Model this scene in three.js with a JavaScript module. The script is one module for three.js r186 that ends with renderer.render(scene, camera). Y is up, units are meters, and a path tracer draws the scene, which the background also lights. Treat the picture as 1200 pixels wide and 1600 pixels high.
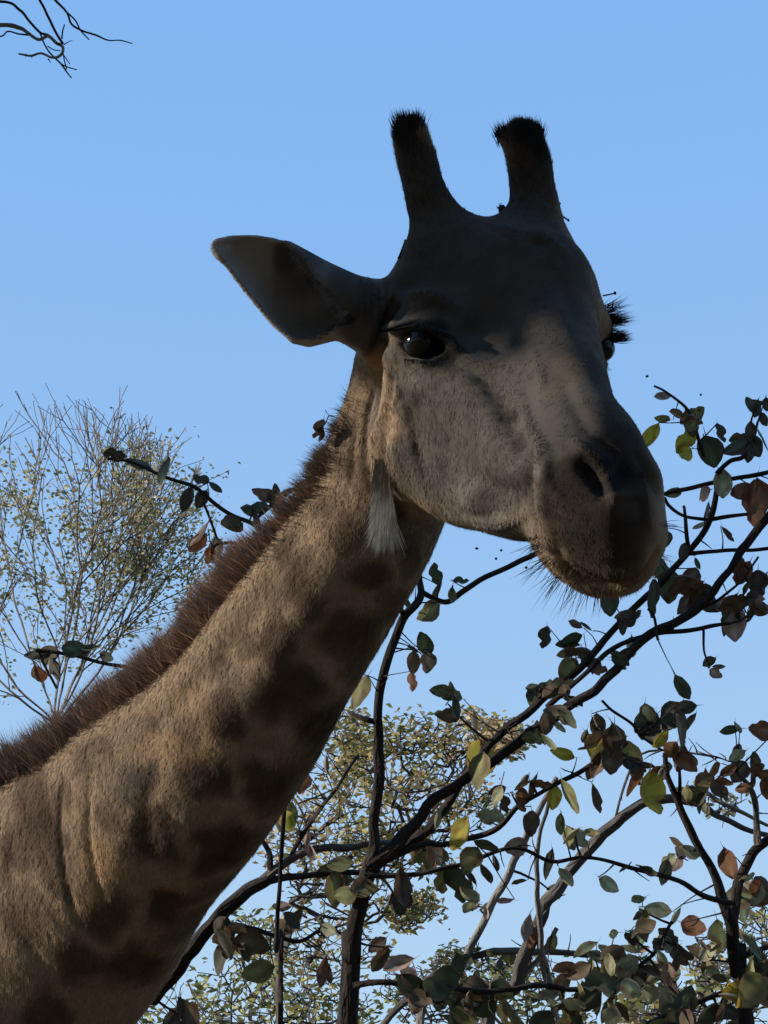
import * as THREE from 'three';
import { mergeGeometries } from 'three/addons/utils/BufferGeometryUtils.js';

// ---------- camera, sky, sun, exposure ----------
const EYE = 2.5, PITCH = 22 * Math.PI / 180, TAN = Math.tan(20 * Math.PI / 180), CP = Math.cos(PITCH), SP = Math.sin(PITCH);
const scene = new THREE.Scene();
const camera = new THREE.PerspectiveCamera(40, 0.75, 0.05, 600);
camera.position.set(0, EYE, 0);
camera.lookAt(0, EYE + SP, -CP);
scene.add(camera);
const SUN = toWorld(-0.88, 0.34, -0.06); SUN.y -= EYE; SUN.normalize();
{
  const w = 256, h = 128, data = new Float32Array(w * h * 4);
  for (let j = 0; j < h; j++) for (let i = 0; i < w; i++) {
    const el = ((j + 0.5) / h - 0.5) * Math.PI, t = Math.max(0, Math.sin(el));
    const k = Math.pow(1 - t, 2.2), o = (j * w + i) * 4;
    const below = el < 0 ? 0.55 : 1;
    data[o] = (0.138 + 0.20 * k) * below; data[o + 1] = (0.303 + 0.178 * k) * below; data[o + 2] = (0.600 + 0.02 * k) * below; data[o + 3] = 1;
  }
  const sky = new THREE.DataTexture(data, w, h, THREE.RGBAFormat, THREE.FloatType);
  sky.mapping = THREE.EquirectangularReflectionMapping; sky.magFilter = THREE.LinearFilter; sky.needsUpdate = true;
  scene.background = sky; scene.environment = sky;
}
const sun = new THREE.DirectionalLight(new THREE.Color(1, 0.955, 0.885), 5);
sun.position.copy(SUN).multiplyScalar(40).add(new THREE.Vector3(0, 3, -2)); sun.target.position.set(0, 3, -2);
sun.castShadow = true; sun.shadow.mapSize.set(4096, 4096);
Object.assign(sun.shadow.camera, { left: -14, right: 14, top: 14, bottom: -14, near: 1, far: 90 });
scene.add(sun, sun.target);
const renderer = new THREE.WebGLRenderer({ antialias: true });
renderer.setSize(768, 1024);
renderer.toneMapping = THREE.LinearToneMapping; renderer.toneMappingExposure = 1.45;
renderer.shadowMap.enabled = true;

// ---------- helpers ----------
function toWorld(x, y, z) { return new THREE.Vector3(x, EYE + y * CP - z * SP, y * SP + z * CP); }
function toCam(x, y, z) { return [x, (y - EYE) * CP + z * SP, -(y - EYE) * SP + z * CP]; }
const KP = 2 * TAN / 1600;                                    // metres per photo pixel at one metre
const at = (px, py, d) => toWorld((px - 600) * KP * d, (800 - py) * KP * d, -d);
let seed = 12345;
const rnd = () => { seed = (seed + 0x6D2B79F5) | 0; let t = Math.imul(seed ^ (seed >>> 15), 1 | seed); t = (t + Math.imul(t ^ (t >>> 7), 61 | t)) ^ t; return ((t ^ (t >>> 14)) >>> 0) / 4294967296; };
const rr = (a, b) => a + (b - a) * rnd();
const gauss = () => (rnd() + rnd() + rnd() - 1.5) * 1.15;
const h3 = (x, y, z) => { let n = Math.imul(x, 374761393) + Math.imul(y, 668265263) + Math.imul(z, 2147483629); n = Math.imul(n ^ (n >>> 13), 1274126177); return ((n ^ (n >>> 16)) >>> 0) / 4294967296; };
function noise(x, y, z) {                                      // value noise, -1 .. 1
  const i = Math.floor(x), j = Math.floor(y), k = Math.floor(z); let u = x - i, v = y - j, w = z - k;
  u = u * u * (3 - 2 * u); v = v * v * (3 - 2 * v); w = w * w * (3 - 2 * w);
  const m = (a, b, t) => a + (b - a) * t;
  return 2 * m(m(m(h3(i, j, k), h3(i + 1, j, k), u), m(h3(i, j + 1, k), h3(i + 1, j + 1, k), u), v), m(m(h3(i, j, k + 1), h3(i + 1, j, k + 1), u), m(h3(i, j + 1, k + 1), h3(i + 1, j + 1, k + 1), u), v), w) - 1;
}
const clamp = (x, a = 0, b = 1) => Math.min(b, Math.max(a, x));
const sstep = (a, b, x) => { const t = clamp((x - a) / (b - a)); return t * t * (3 - 2 * t); };
const lerp = (a, b, t) => a + (b - a) * t;
const piece = (tab, t) => { if (t <= tab[0][0]) return tab[0][1]; for (let i = 1; i < tab.length; i++) if (t <= tab[i][0]) return lerp(tab[i - 1][1], tab[i][1], (t - tab[i - 1][0]) / (tab[i][0] - tab[i - 1][0])); return tab[tab.length - 1][1]; };
const taken = {};
const numbered = (n) => { const k = taken[n] = (taken[n] ?? -1) + 1; return k ? n + '_' + String(k).padStart(3, '0') : n; };
function tag(o, label, category, group, kind) { o.userData.label = label; if (category) o.userData.category = category; if (group) o.userData.group = group; if (kind) o.userData.kind = kind; return o; }
function thing(name, p, label, category, group) { const o = new THREE.Group(); o.name = numbered(name); o.position.copy(p); scene.add(o); return tag(o, label, category, group); }
function part(name, geo, mat, parent, top) {                  // geometry given in world axes unless top is set
  if (!top && parent.position) { const p = new THREE.Vector3(); for (let q = parent; q && q !== scene; q = q.parent) p.add(q.position); geo.translate(-p.x, -p.y, -p.z); }
  const m = new THREE.Mesh(geo, mat); m.name = name; m.castShadow = m.receiveShadow = true; parent.add(m); return m;
}
const std = (r, g, b, o = {}) => new THREE.MeshPhysicalMaterial({ color: new THREE.Color().setRGB(r, g, b), roughness: 0.9, specularIntensity: 0.22, side: THREE.DoubleSide, ...o });
function geom(pos, idx, col, nor, uv) {
  const g = new THREE.BufferGeometry();
  g.setAttribute('position', new THREE.BufferAttribute(pos instanceof Float32Array ? pos : new Float32Array(pos), 3));
  if (idx) g.setIndex(new THREE.BufferAttribute(idx instanceof Uint32Array ? idx : new Uint32Array(idx), 1));
  if (col) g.setAttribute('color', new THREE.BufferAttribute(col instanceof Float32Array ? col : new Float32Array(col), 3));
  if (uv) g.setAttribute('uv', new THREE.BufferAttribute(new Float32Array(uv), 2));
  if (nor) g.setAttribute('normal', new THREE.BufferAttribute(nor instanceof Float32Array ? nor : new Float32Array(nor), 3)); else g.computeVertexNormals();
  return g;
}

// ---------- ground ----------
function grain(size, f, lo, hi, s0) {                         // tileable fine relief
  const d = new Uint8Array(size * size * 4);
  for (let j = 0; j < size; j++) for (let i = 0; i < size; i++) {
    let v = 0, a = 1, t = 0;
    for (let o = 0, q = f; o < 4; o++, q *= 2, a *= 0.55) {
      const th = i / size * 2 * Math.PI, x = Math.cos(th) * q / 6.28, y = Math.sin(th) * q / 6.28;
      const w = j / size, m = noise(x + s0, y, w * q) * (1 - w) + noise(x + s0, y, (w - 1) * q) * w;
      v += a * m; t += a;
    }
    const c = clamp((v / t) * 0.9 + 0.5) * (hi - lo) + lo; d.set([c, c, c, 255], (j * size + i) * 4);
  }
  const tx = new THREE.DataTexture(d, size, size); tx.wrapS = tx.wrapT = THREE.RepeatWrapping; tx.magFilter = THREE.LinearFilter; tx.needsUpdate = true; return tx;
}
{
  const n = 90, pos = [], idx = [], col = [];
  const ax = (i) => { const t = i / n * 2 - 1; return Math.sign(t) * (Math.abs(t) * 12 + Math.pow(Math.abs(t), 5) * 380); };
  for (let j = 0; j <= n; j++) for (let i = 0; i <= n; i++) {
    const x = ax(i), z = ax(j) - 3, m = noise(x * 0.4, 3, z * 0.4) * 0.5 + noise(x * 1.7, 9, z * 1.7) * 0.3;
    pos.push(x, 0.06 * m, z); const g = sstep(-0.1, 0.4, noise(x * 0.25, 21, z * 0.25));
    col.push(lerp(0.13, 0.09, g) * (1 + 0.2 * m), lerp(0.098, 0.085, g) * (1 + 0.2 * m), lerp(0.062, 0.04, g) * (1 + 0.2 * m));
  }
  for (let j = 0; j < n; j++) for (let i = 0; i < n; i++) { const a = j * (n + 1) + i; idx.push(a, a + n + 1, a + 1, a + 1, a + n + 1, a + n + 2); }
  const g = new THREE.Mesh(geom(pos, idx, col), std(1, 1, 1, { vertexColors: true, roughness: 1 }));
  g.name = 'ground'; g.receiveShadow = true; g.userData.kind = 'structure'; scene.add(g);
}

// ---------- giraffe: one continuous skin from a distance field ----------
// Points are given as photo position and depth towards the camera from a reference plane 1.80 m away; radii in photo pixels there.
const D0 = 1.80;
const C = (px, py, z) => { const d = D0 - z; return [(px - 600) * KP * d, (800 - py) * KP * d, -d]; };
const prims = [];
const spline = (pts, n) => { const r = []; for (let i = 0; i + 1 < pts.length; i++) { const a = pts[Math.max(i - 1, 0)], b = pts[i], c = pts[i + 1], d = pts[Math.min(i + 2, pts.length - 1)]; for (let q = 0; q < n; q++) { const t = q / n; r.push(b.map((_, m) => 0.5 * (2 * b[m] + (c[m] - a[m]) * t + (2 * a[m] - 5 * b[m] + 4 * c[m] - d[m]) * t * t + (3 * b[m] - a[m] - 3 * c[m] + d[m]) * t * t * t))); } } r.push(pts[pts.length - 1]); return r; };
function cap(pts, k = 0.035, o = {}) {
  if (pts.length > 2) pts = spline(pts, 5);
  const P = pts.map(([x, y, z, r]) => [...C(x, y, z), r * KP * (D0 - z)]);
  prims.push({ P, k, neg: !!o.neg, s: o.s || 1, f: null });
}
function capM(pts, k = 0.06) { prims.push({ P: pts.map(([x, y, z, r]) => [...toCam(x, y, z), r]), k, neg: false, s: 1, f: null }); }
function chain(p, x, y, z) {
  const P = p.P, s = p.s; let best = 1e9;
  if (P.length === 1) { const a = P[0]; const dz = (z - a[2]) / s; return (Math.sqrt((x - a[0]) ** 2 + (y - a[1]) ** 2 + dz * dz) - a[3]) * s; }
  for (let i = 0; i + 1 < P.length; i++) {
    const a = P[i], b = P[i + 1], bx = b[0] - a[0], by = b[1] - a[1], bz = (b[2] - a[2]) / s, dx = x - a[0], dy = y - a[1], dz = (z - a[2]) / s;
    const t = clamp((dx * bx + dy * by + dz * bz) / (bx * bx + by * by + bz * bz));
    const ex = dx - bx * t, ey = dy - by * t, ez = dz - bz * t, d = Math.sqrt(ex * ex + ey * ey + ez * ez) - (a[3] + (b[3] - a[3]) * t);
    if (d < best) best = d;
  }
  return best * s;
}
const prim = (p, x, y, z) => p.f ? p.f(x, y, z) : chain(p, x, y, z);
function sdf(list, x, y, z) {
  let d = 1;
  for (const p of list) {
    const e = prim(p, x, y, z), k = p.k;
    if (!p.neg) { const h = Math.max(k - Math.abs(d - e), 0) / k; d = Math.min(d, e) - h * h * k * 0.25; }
    else { const h = Math.max(k - Math.abs(d + e), 0) / k; d = Math.max(d, -e) + h * h * k * 0.25; }
  }
  return d;
}
// skull
cap([[765, 476, -0.035, 121]]);
cap([[672, 520, 0.025, 58]], 0.03);
cap([[887, 498, -0.04, 59]], 0.04);
cap([[655, 600, -0.01, 46], [652, 700, -0.035, 62]], 0.04);
cap([[800, 768, 0.15, 50], [872, 800, 0.235, 48]], 0.04);
cap([[655, 440, -0.06, 40]], 0.05);
cap([[832, 440, 0.012, 78]], 0.05);
cap([[838, 470, 0.0, 82], [915, 672, 0.235, 56]], 0.04);
cap([[690, 590, 0.02, 78], [765, 640, 0.085, 84], [862, 735, 0.24, 62]], 0.04);
cap([[672, 705, -0.03, 74], [735, 760, 0.06, 66], [812, 788, 0.16, 46]], 0.05);
// muzzle
cap([[938, 735, 0.27, 72]], 0.07);
cap([[952, 800, 0.30, 74]], 0.03);
cap([[890, 752, 0.285, 50], [885, 815, 0.285, 50]], 0.035);
cap([[1000, 755, 0.27, 30], [1004, 830, 0.29, 30]], 0.03);
cap([[905, 855, 0.275, 54], [968, 858, 0.30, 60]], 0.03);
cap([[880, 835, 0.24, 44], [930, 880, 0.265, 50], [968, 885, 0.275, 46]], 0.02);
// ossicones
cap([[700, 392, -0.03, 62], [682, 345, -0.02, 42], [664, 300, -0.012, 33], [651, 250, -0.008, 32], [641, 212, -0.005, 29]], 0.04);
cap([[826, 392, -0.05, 62], [834, 335, -0.045, 42], [832, 300, -0.04, 35], [826, 255, -0.035, 34], [817, 222, -0.03, 32]], 0.04);
// ear root, throat, neck
cap([[640, 495, -0.07, 60], [592, 500, -0.06, 54]], 0.03);
{
  const ax = [[655, 590, -0.14, 84], [632, 690, -0.14, 93], [596, 795, -0.14, 100], [520, 918, -0.15, 110], [437, 1043, -0.18, 120], [358, 1151, -0.22, 135], [271, 1234, -0.27, 158], [193, 1304, -0.33, 176], [90, 1400, -0.41, 215], [-60, 1520, -0.52, 268], [-260, 1640, -0.66, 330]];
  const dir = ax.map((p, i) => { const a = ax[Math.max(i - 1, 0)], c = ax[Math.min(i + 1, ax.length - 1)], l = Math.hypot(c[0] - a[0], c[1] - a[1]); return [(c[1] - a[1]) / l, -(c[0] - a[0]) / l]; });
  cap(ax.map(([x, y, z, r], i) => [x + dir[i][0] * r * 0.2, y + dir[i][1] * r * 0.2, z, r * 0.8]), 0.05, { s: 0.82 });   // throat side
  cap(ax.map(([x, y, z, r], i) => [x - dir[i][0] * r * 0.58, y - dir[i][1] * r * 0.58, z - 0.01, r * 0.42]), 0.09, { s: 0.7 });  // narrow crest
}
// body out of the frame: barrel, rump, four legs
{
  const c = at(-260, 1640, 2.46), bx = c.x, by = c.y, bz = c.z;
  capM([[bx, by, bz, 0.34], [bx - 0.75, by - 0.12, bz - 0.05, 0.40], [bx - 1.45, by - 0.22, bz - 0.05, 0.33]], 0.1);
  for (const [ox, oz, f] of [[-0.05, 0.08, 1], [-0.05, -0.24, 1], [-1.5, 0.1, 0], [-1.5, -0.2, 0]]) {
    const q = f ? [[-0.1, -0.15, 0.15], [0.0, -0.6, 0.10], [0.04, -1.05, 0.062], [0.04, -1.2, 0.066], [0.04, -1.8, 0.04]] : [[0, -0.2, 0.2], [0.1, -0.6, 0.12], [-0.10, -1.05, 0.058], [-0.03, -1.5, 0.045], [-0.02, -1.8, 0.04]];
    const L = q.map(([x, y, r]) => [bx + ox + x, y < -1.7 ? 0.12 : by - 0.1 + y * (by - 0.2) / 1.9, bz + oz, r]);
    capM(L, 0.06); capM([[L[4][0] + 0.02, 0.07, L[4][2], 0.062]], 0.03);
  }
  capM([[bx - 1.75, by - 0.15, bz - 0.05, 0.035], [bx - 1.86, by - 0.8, bz - 0.05, 0.022], [bx - 1.86, by - 1.15, bz - 0.05, 0.04]], 0.03);
}
// near ear: a cupped leaf with a thick rolled front edge
const EAR = { B: C(596, 505, -0.04), T: C(332, 382, 0.03) };
{
  const B = EAR.B, Tp = EAR.T, L = Math.hypot(Tp[0] - B[0], Tp[1] - B[1]), ax = (Tp[0] - B[0]) / L, ay = (Tp[1] - B[1]) / L, u = L / 291;
  const up = [[0, 62], [0.22, 55], [0.45, 55], [0.64, 56], [0.81, 43], [0.93, 25], [1, 8]], lo = [[0, -62], [0.06, -52], [0.2, -57], [0.32, -86], [0.41, -92], [0.54, -79], [0.77, -44], [0.93, -18], [1, -6]];
  const T = [[0, 0.062], [0.3, 0.058], [0.6, 0.042], [0.85, 0.024], [1, 0.012]];
  const cu = [[0.1, -16], [0.19, -15], [0.35, 10], [0.485, 28], [0.6, 45], [0.66, 51], [0.81, 37], [0.93, 16], [1, -2]], cl = [[0.1, -22], [0.19, -36], [0.25, -54], [0.32, -75], [0.41, -83], [0.54, -72], [0.77, -39], [0.93, -10], [1, 2]];
  const loc = (x, y, z) => { const dx = x - B[0], dy = y - B[1]; return [(dx * ax + dy * ay) / L, (dx * -ay + dy * ax) / u * -1, z - B[2] - (Tp[2] - B[2]) * clamp((dx * ax + dy * ay) / L)]; };
  const sgn = 1;
  const shell = (x, y, z) => {
    const [t, w0, n] = loc(x, y, z), w = w0 * sgn, tc = clamp(t), U = piece(up, tc), Lw = piece(lo, tc), W = (U - Lw) / 2 * u, th = piece(T, tc);
    const e = (Math.hypot((w - (U + Lw) / 2) * u / W, n / th) - 1) * Math.min(W, th);
    const over = t < 0 ? -t * L : t > 1 ? (t - 1) * L : 0; return over > 0 ? Math.hypot(Math.max(e, 0), over) : e;
  };
  const cave = (x, y, z) => {
    const [t, w0, n] = loc(x, y, z), w = w0 * sgn, tc = clamp(t, 0.1, 1), U = piece(cu, tc), Lw = piece(cl, tc), W = Math.max((U - Lw) / 2, 0.5) * u, th = piece(T, tc);
    const nd = Math.max(1.45 * th - 0.011, 0.002), e = (Math.hypot((w - (U + Lw) / 2) * u / W, (n - 0.45 * th) / nd) - 1) * Math.min(W, nd);
    const over = t < 0.12 ? (0.12 - t) * L : t > 0.985 ? (t - 0.985) * L : 0; return over > 0 ? Math.max(e, over) : e;
  };
  prims.push({ P: null, k: 0.022, neg: false, f: shell }, { P: null, k: 0.006, neg: true, f: cave });
}
cap([[346, 391, 0.022, 13]], 0.012);
// far ear, laid back behind the skull
cap([[850, 470, -0.12, 40], [868, 455, -0.20, 40], [875, 448, -0.27, 30], [878, 446, -0.33, 8]], 0.03);

function march(px, py) {                                      // where the sight line meets the field
  const dx = (px - 600) * KP, dy = (800 - py) * KP; let d = 1.25;
  for (let i = 0; i < 200 && d < 2.6; i++) { const e = sdf(prims, dx * d, dy * d, -d); if (e < 4e-4) return D0 - d; d += Math.max(e * 0.8, 3e-4); }
  return null;
}
// eyes: sockets, lids
const zE = march(656, 537), zL = (x, y) => march(x, y);
const eyeL = [657, 537, zE - 0.009, 27], eyeR = [940, 545, -0.058, 21];
{
  const upL = [[604, 520], [622, 513], [648, 509], [675, 513], [700, 526], [716, 544]].map(([x, y]) => [x, y, zL(x, y) + 0.005, 11]);
  const loL = [[616, 529], [626, 548], [643, 562], [668, 567], [692, 559], [712, 546]].map(([x, y]) => [x, y, zL(x, y) - 0.001, 6]);
  const brow = [[612, 492], [630, 474], [662, 466], [696, 476], [722, 500]].map(([x, y]) => [x, y, zL(x, y) - 0.004, 13]);
  const bulge = [[612, 560], [626, 590], [650, 612]].map(([x, y]) => [x, y, (zL(x, y) ?? 0) - 0.006, 9]);
  cap([[657, 537, zE + 0.006, 30]], 0.012, { neg: true });
  cap([[680, 540, zE + 0.012, 26]], 0.012, { neg: true });
  cap(brow, 0.015); cap(upL, 0.008); cap(loL, 0.007); cap(bulge, 0.02);
  cap([[905, 505, -0.03, 30], [936, 512, -0.05, 19], [946, 522, -0.06, 11]], 0.02);
  cap([[936, 566, -0.05, 10], [944, 570, -0.06, 7]], 0.015);
  // nostrils and mouth
  const n1 = march(890, 706), n2 = march(912, 735), n3 = march(938, 768);
  cap([[884, 696, n1 + 0.003, 3], [900, 715, n2 + 0.002, 6.5], [922, 742, n2 - 0.003, 9], [942, 772, n3 - 0.002, 6]], 0.009, { neg: true });
  const m1 = march(1008, 735) ?? 0.26;
  cap([[1006, 722, m1, 6], [1016, 745, m1 - 0.006, 12], [1016, 770, m1 - 0.004, 7]], 0.01, { neg: true });
  const mo = [[868, 868], [888, 890], [915, 907], [950, 914], [985, 908], [1012, 890], [1026, 866]].map(([x, y]) => [x, y, (march(x, y) ?? 0.25) + 0.003, 6]);
  cap(mo, 0.008, { neg: true });
}
// the mesh: surface nets on a rectilinear grid, fine where the photograph looks
const skin = (() => {
  const axis = (lo, a, b, hi, h) => { const r = []; let x = a, s = h; const left = []; while (x > lo) { s = Math.min(s * 1.12, 0.035); x -= s; left.push(x); } r.push(...left.reverse()); for (x = a; x < b; x += h) r.push(x); s = h; while (x < hi) { r.push(x); s = Math.min(s * 1.12, 0.035); x += s; } r.push(x); while ((r.length - 1) % 8) { x += s; r.push(x); } return Float64Array.from(r); };
  const H = 0.0042, X = axis(-3.6, -0.53, 0.37, 0.5, H), Y = axis(-3.7, -0.56, 0.53, 0.6, H), Z = axis(-3.6, -2.10, -1.40, -1.35, H);
  const nx = X.length, ny = Y.length, nz = Z.length, N = nx * ny * nz, val = new Float32Array(N).fill(NaN), cell = new Int32Array(N).fill(-1), id = (i, j, k) => (k * ny + j) * nx + i;
  const V = [], F = [], blocks = [];
  for (let k = 0; k + 8 < nz; k += 8) for (let j = 0; j + 8 < ny; j += 8) for (let i = 0; i + 8 < nx; i += 8) {
    const hx = (X[i + 8] - X[i]) / 2, hy = (Y[j + 8] - Y[j]) / 2, hz = (Z[k + 8] - Z[k]) / 2, cx = X[i] + hx, cy = Y[j] + hy, cz = Z[k] + hz, hd = Math.hypot(hx, hy, hz);
    const ds = prims.map((p) => prim(p, cx, cy, cz)); let d = 1;
    prims.forEach((p, q) => { const e = ds[q], kk = p.k; if (!p.neg) { const h = Math.max(kk - Math.abs(d - e), 0) / kk; d = Math.min(d, e) - h * h * kk * 0.25; } else { const h = Math.max(kk - Math.abs(d + e), 0) / kk; d = Math.max(d, -e) + h * h * kk * 0.25; } });
    if (Math.abs(d) > hd * 1.1 + 0.012) continue;
    const use = prims.filter((p, q) => p.neg ? ds[q] < 2 * hd + p.k + 0.03 : ds[q] < Math.max(d, 0) + 2 * hd + 0.07);
    for (let c = k; c <= k + 8; c++) for (let b = j; b <= j + 8; b++) for (let a = i; a <= i + 8; a++) { const o = id(a, b, c); if (val[o] !== val[o]) val[o] = sdf(use, X[a], Y[b], Z[c]); }
    blocks.push([i, j, k]);
  }
  const E = [[0, 1], [2, 3], [4, 5], [6, 7], [0, 2], [1, 3], [4, 6], [5, 7], [0, 4], [1, 5], [2, 6], [3, 7]];
  for (const [i0, j0, k0] of blocks) for (let k = k0; k < k0 + 8; k++) for (let j = j0; j < j0 + 8; j++) for (let i = i0; i < i0 + 8; i++) {
    const v = []; let neg = 0;
    for (let q = 0; q < 8; q++) { v.push(val[id(i + (q & 1), j + (q >> 1 & 1), k + (q >> 2))]); if (v[q] < 0) neg++; }
    if (neg === 0 || neg === 8) continue;
    let sx = 0, sy = 0, sz = 0, n = 0;
    for (const [a, b] of E) if ((v[a] < 0) !== (v[b] < 0)) { const t = v[a] / (v[a] - v[b]); sx += lerp(X[i + (a & 1)], X[i + (b & 1)], t); sy += lerp(Y[j + (a >> 1 & 1)], Y[j + (b >> 1 & 1)], t); sz += lerp(Z[k + (a >> 2)], Z[k + (b >> 2)], t); n++; }
    cell[id(i, j, k)] = V.length / 3; V.push(sx / n, sy / n, sz / n);
  }
  const sx = 1, sy = nx, sz = nx * ny;
  for (const [i0, j0, k0] of blocks) for (let k = k0; k < k0 + 8; k++) for (let j = j0; j < j0 + 8; j++) for (let i = i0; i < i0 + 8; i++) {
    const o = id(i, j, k), a = val[o] < 0;
    for (const [s, u, w] of [[sx, sy, sz], [sy, sz, sx], [sz, sx, sy]]) {
      if ((val[o + s] < 0) === a) continue;
      const q = [cell[o - u - w], cell[o - w], cell[o], cell[o - u]];
      if (q.some((c) => !(c >= 0))) continue;
      if (a) F.push(q[0], q[1], q[2], q[0], q[2], q[3]); else F.push(q[0], q[2], q[1], q[0], q[3], q[2]);
    }
  }
  console.log('skin', V.length / 3, F.length / 3, blocks.length, N);
  return { V: Float32Array.from(V), F: Uint32Array.from(F) };
})();

// front-surface lookup: nearest skin point at a photo position
const zb = new Float32Array(600 * 720).fill(-9);
const toPx = (x, y, z) => [600 + x / -z / KP, 800 - y / -z / KP];
for (let i = 0; i < skin.V.length; i += 3) { const [a, b] = toPx(skin.V[i], skin.V[i + 1], skin.V[i + 2]), u = Math.floor(a / 3 + 100), v = Math.floor(b / 3 + 60); if (u >= 0 && u < 600 && v >= 0 && v < 720) { const o = v * 600 + u; if (skin.V[i + 2] > zb[o]) zb[o] = skin.V[i + 2]; } }
function surf(px, py, fb = -1.86) {
  const u = Math.floor(px / 3 + 100), v = Math.floor(py / 3 + 60); let z = -9;
  for (let r = 1; r < 9 && z < -8; r++) for (let b = v - r; b <= v + r; b++) for (let a = u - r; a <= u + r; a++) if (a >= 0 && a < 600 && b >= 0 && b < 720) z = Math.max(z, zb[b * 600 + a]);
  if (z < -8) z = fb; return [(px - 600) * KP * -z, (800 - py) * KP * -z, z];
}
// sculpting strokes: photo polyline, half-width in px, height in mm (negative carves)
const strokes = [
  [[[748, 575], [776, 615], [792, 655], [810, 705], [818, 740]], 24, -12],
  [[[800, 605], [822, 655], [843, 700], [842, 735]], 13, 6],
  [[[640, 575], [664, 606], [705, 640]], 9, 5], [[[628, 560], [640, 588], [662, 612]], 5, 4],
  [[[615, 575], [622, 610], [640, 655]], 8, -5],
  [[[700, 562], [740, 578], [775, 594]], 13, -4],
  [[[690, 540], [735, 558], [795, 570]], 9, 4.5],
  [[[640, 640], [650, 700], [664, 760], [692, 800]], 8, -9],
  [[[668, 655], [684, 725], [716, 785], [765, 810]], 13, 6],
  [[[625, 640], [618, 700], [635, 765]], 14, 4],
  [[[700, 640], [695, 690], [702, 735]], 22, 4],
  [[[742, 640], [738, 690], [752, 730]], 20, -4], [[[728, 735], [765, 768], [800, 768]], 22, -13],
  [[[705, 818], [750, 822], [800, 814], [826, 800]], 9, 4], [[[720, 800], [760, 806], [805, 790]], 10, -5],
  [[[822, 712], [820, 755], [826, 795], [842, 842]], 9, -13], [[[846, 700], [846, 750], [850, 800], [862, 850]], 13, 6],
  [[[806, 725], [812, 760]], 12, 6],
  [[[612, 590], [602, 640], [594, 690], [598, 745], [622, 800], [668, 828]], 10, -11],
  [[[585, 610], [572, 660], [570, 720], [582, 770]], 7, -7], [[[560, 640], [552, 700], [548, 760]], 7, -4],
  [[[600, 605], [586, 665], [582, 720]], 6, 6],
  [[[622, 505], [640, 488], [672, 480], [700, 490]], 5, -5], [[[616, 490], [640, 466], [680, 462], [716, 482]], 9, 5],
  [[[615, 475], [612, 520], [612, 560]], 6, 4],
  [[[690, 505], [715, 520], [728, 545]], 12, -7], [[[735, 500], [760, 530], [790, 556]], 16, -4],
  [[[762, 350], [790, 366], [830, 376], [872, 384]], 8, -7],
  [[[795, 376], [845, 374], [884, 396]], 10, 7],
  [[[690, 440], [740, 420], [790, 415]], 34, -5], [[[730, 470], [760, 520], [800, 560]], 30, 3],
  [[[868, 425], [896, 470], [912, 525]], 20, -7],
  [[[800, 560], [835, 590], [850, 640]], 24, 4], [[[830, 545], [845, 580], [850, 610]], 8, 3],
  [[[880, 590], [900, 640], [925, 680]], 14, -4],
  [[[858, 715], [856, 750], [880, 784], [915, 805]], 8, 5],
  [[[893, 690], [925, 715], [950, 748], [962, 785]], 7, 7],
  [[[935, 685], [968, 715], [972, 760]], 10, -7], [[[985, 735], [985, 765]], 12, -5],
  [[[1002, 695], [1003, 745], [1010, 790], [1016, 825]], 4, 5],
  [[[955, 778], [995, 775]], 7, 4], [[[965, 780], [968, 830], [966, 890]], 5, -3],
  [[[868, 862], [888, 884], [915, 902], [952, 911], [988, 904], [1014, 886], [1026, 862]], 6, -8],
  [[[862, 880], [888, 902], [918, 917], [955, 924]], 7, 4], [[[880, 862], [905, 884], [950, 896], [1000, 886]], 9, 4],
  [[[572, 430], [570, 460], [572, 500]], 4, -4], [[[584, 428], [581, 460], [583, 505]], 4, -4], [[[596, 424], [594, 455], [596, 500]], 4, -4], [[[609, 420], [606, 450], [606, 480]], 4, -4],
  [[[578, 429], [576, 470]], 3, 3], [[[590, 426], [588, 470]], 3, 3], [[[602, 421], [600, 465]], 3, 3],
  [[[600, 560], [607, 580], [604, 610]], 8, -6],
  [[[100, 1215], [92, 1290], [103, 1380], [128, 1450]], 7, -5.5],
  [[[142, 1210], [137, 1290], [150, 1370], [170, 1420]], 7, -4],
  [[[122, 1220], [118, 1300], [128, 1400]], 13, 1],
  [[[165, 1300], [180, 1370], [210, 1440]], 26, 2],
  [[[20, 1280], [15, 1380], [50, 1480], [100, 1560]], 16, -3],
  [[[60, 1250], [60, 1350], [90, 1460]], 18, 2],
  [[[470, 820], [420, 920], [360, 1010], [290, 1090], [220, 1170]], 26, -6],
  [[[520, 860], [470, 960], [400, 1060], [330, 1150]], 30, 4],
  [[[560, 900], [500, 1010], [440, 1110], [380, 1210], [310, 1310]], 24, -5],
  [[[600, 900], [545, 1020], [490, 1110], [420, 1220], [340, 1330]], 22, 4],
  [[[640, 880], [590, 990], [530, 1090], [470, 1180]], 14, -3],
  [[[250, 1180], [230, 1260], [240, 1350], [270, 1420]], 20, -4],
];
const SV = skin.V, NV = SV.length / 3;
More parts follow.
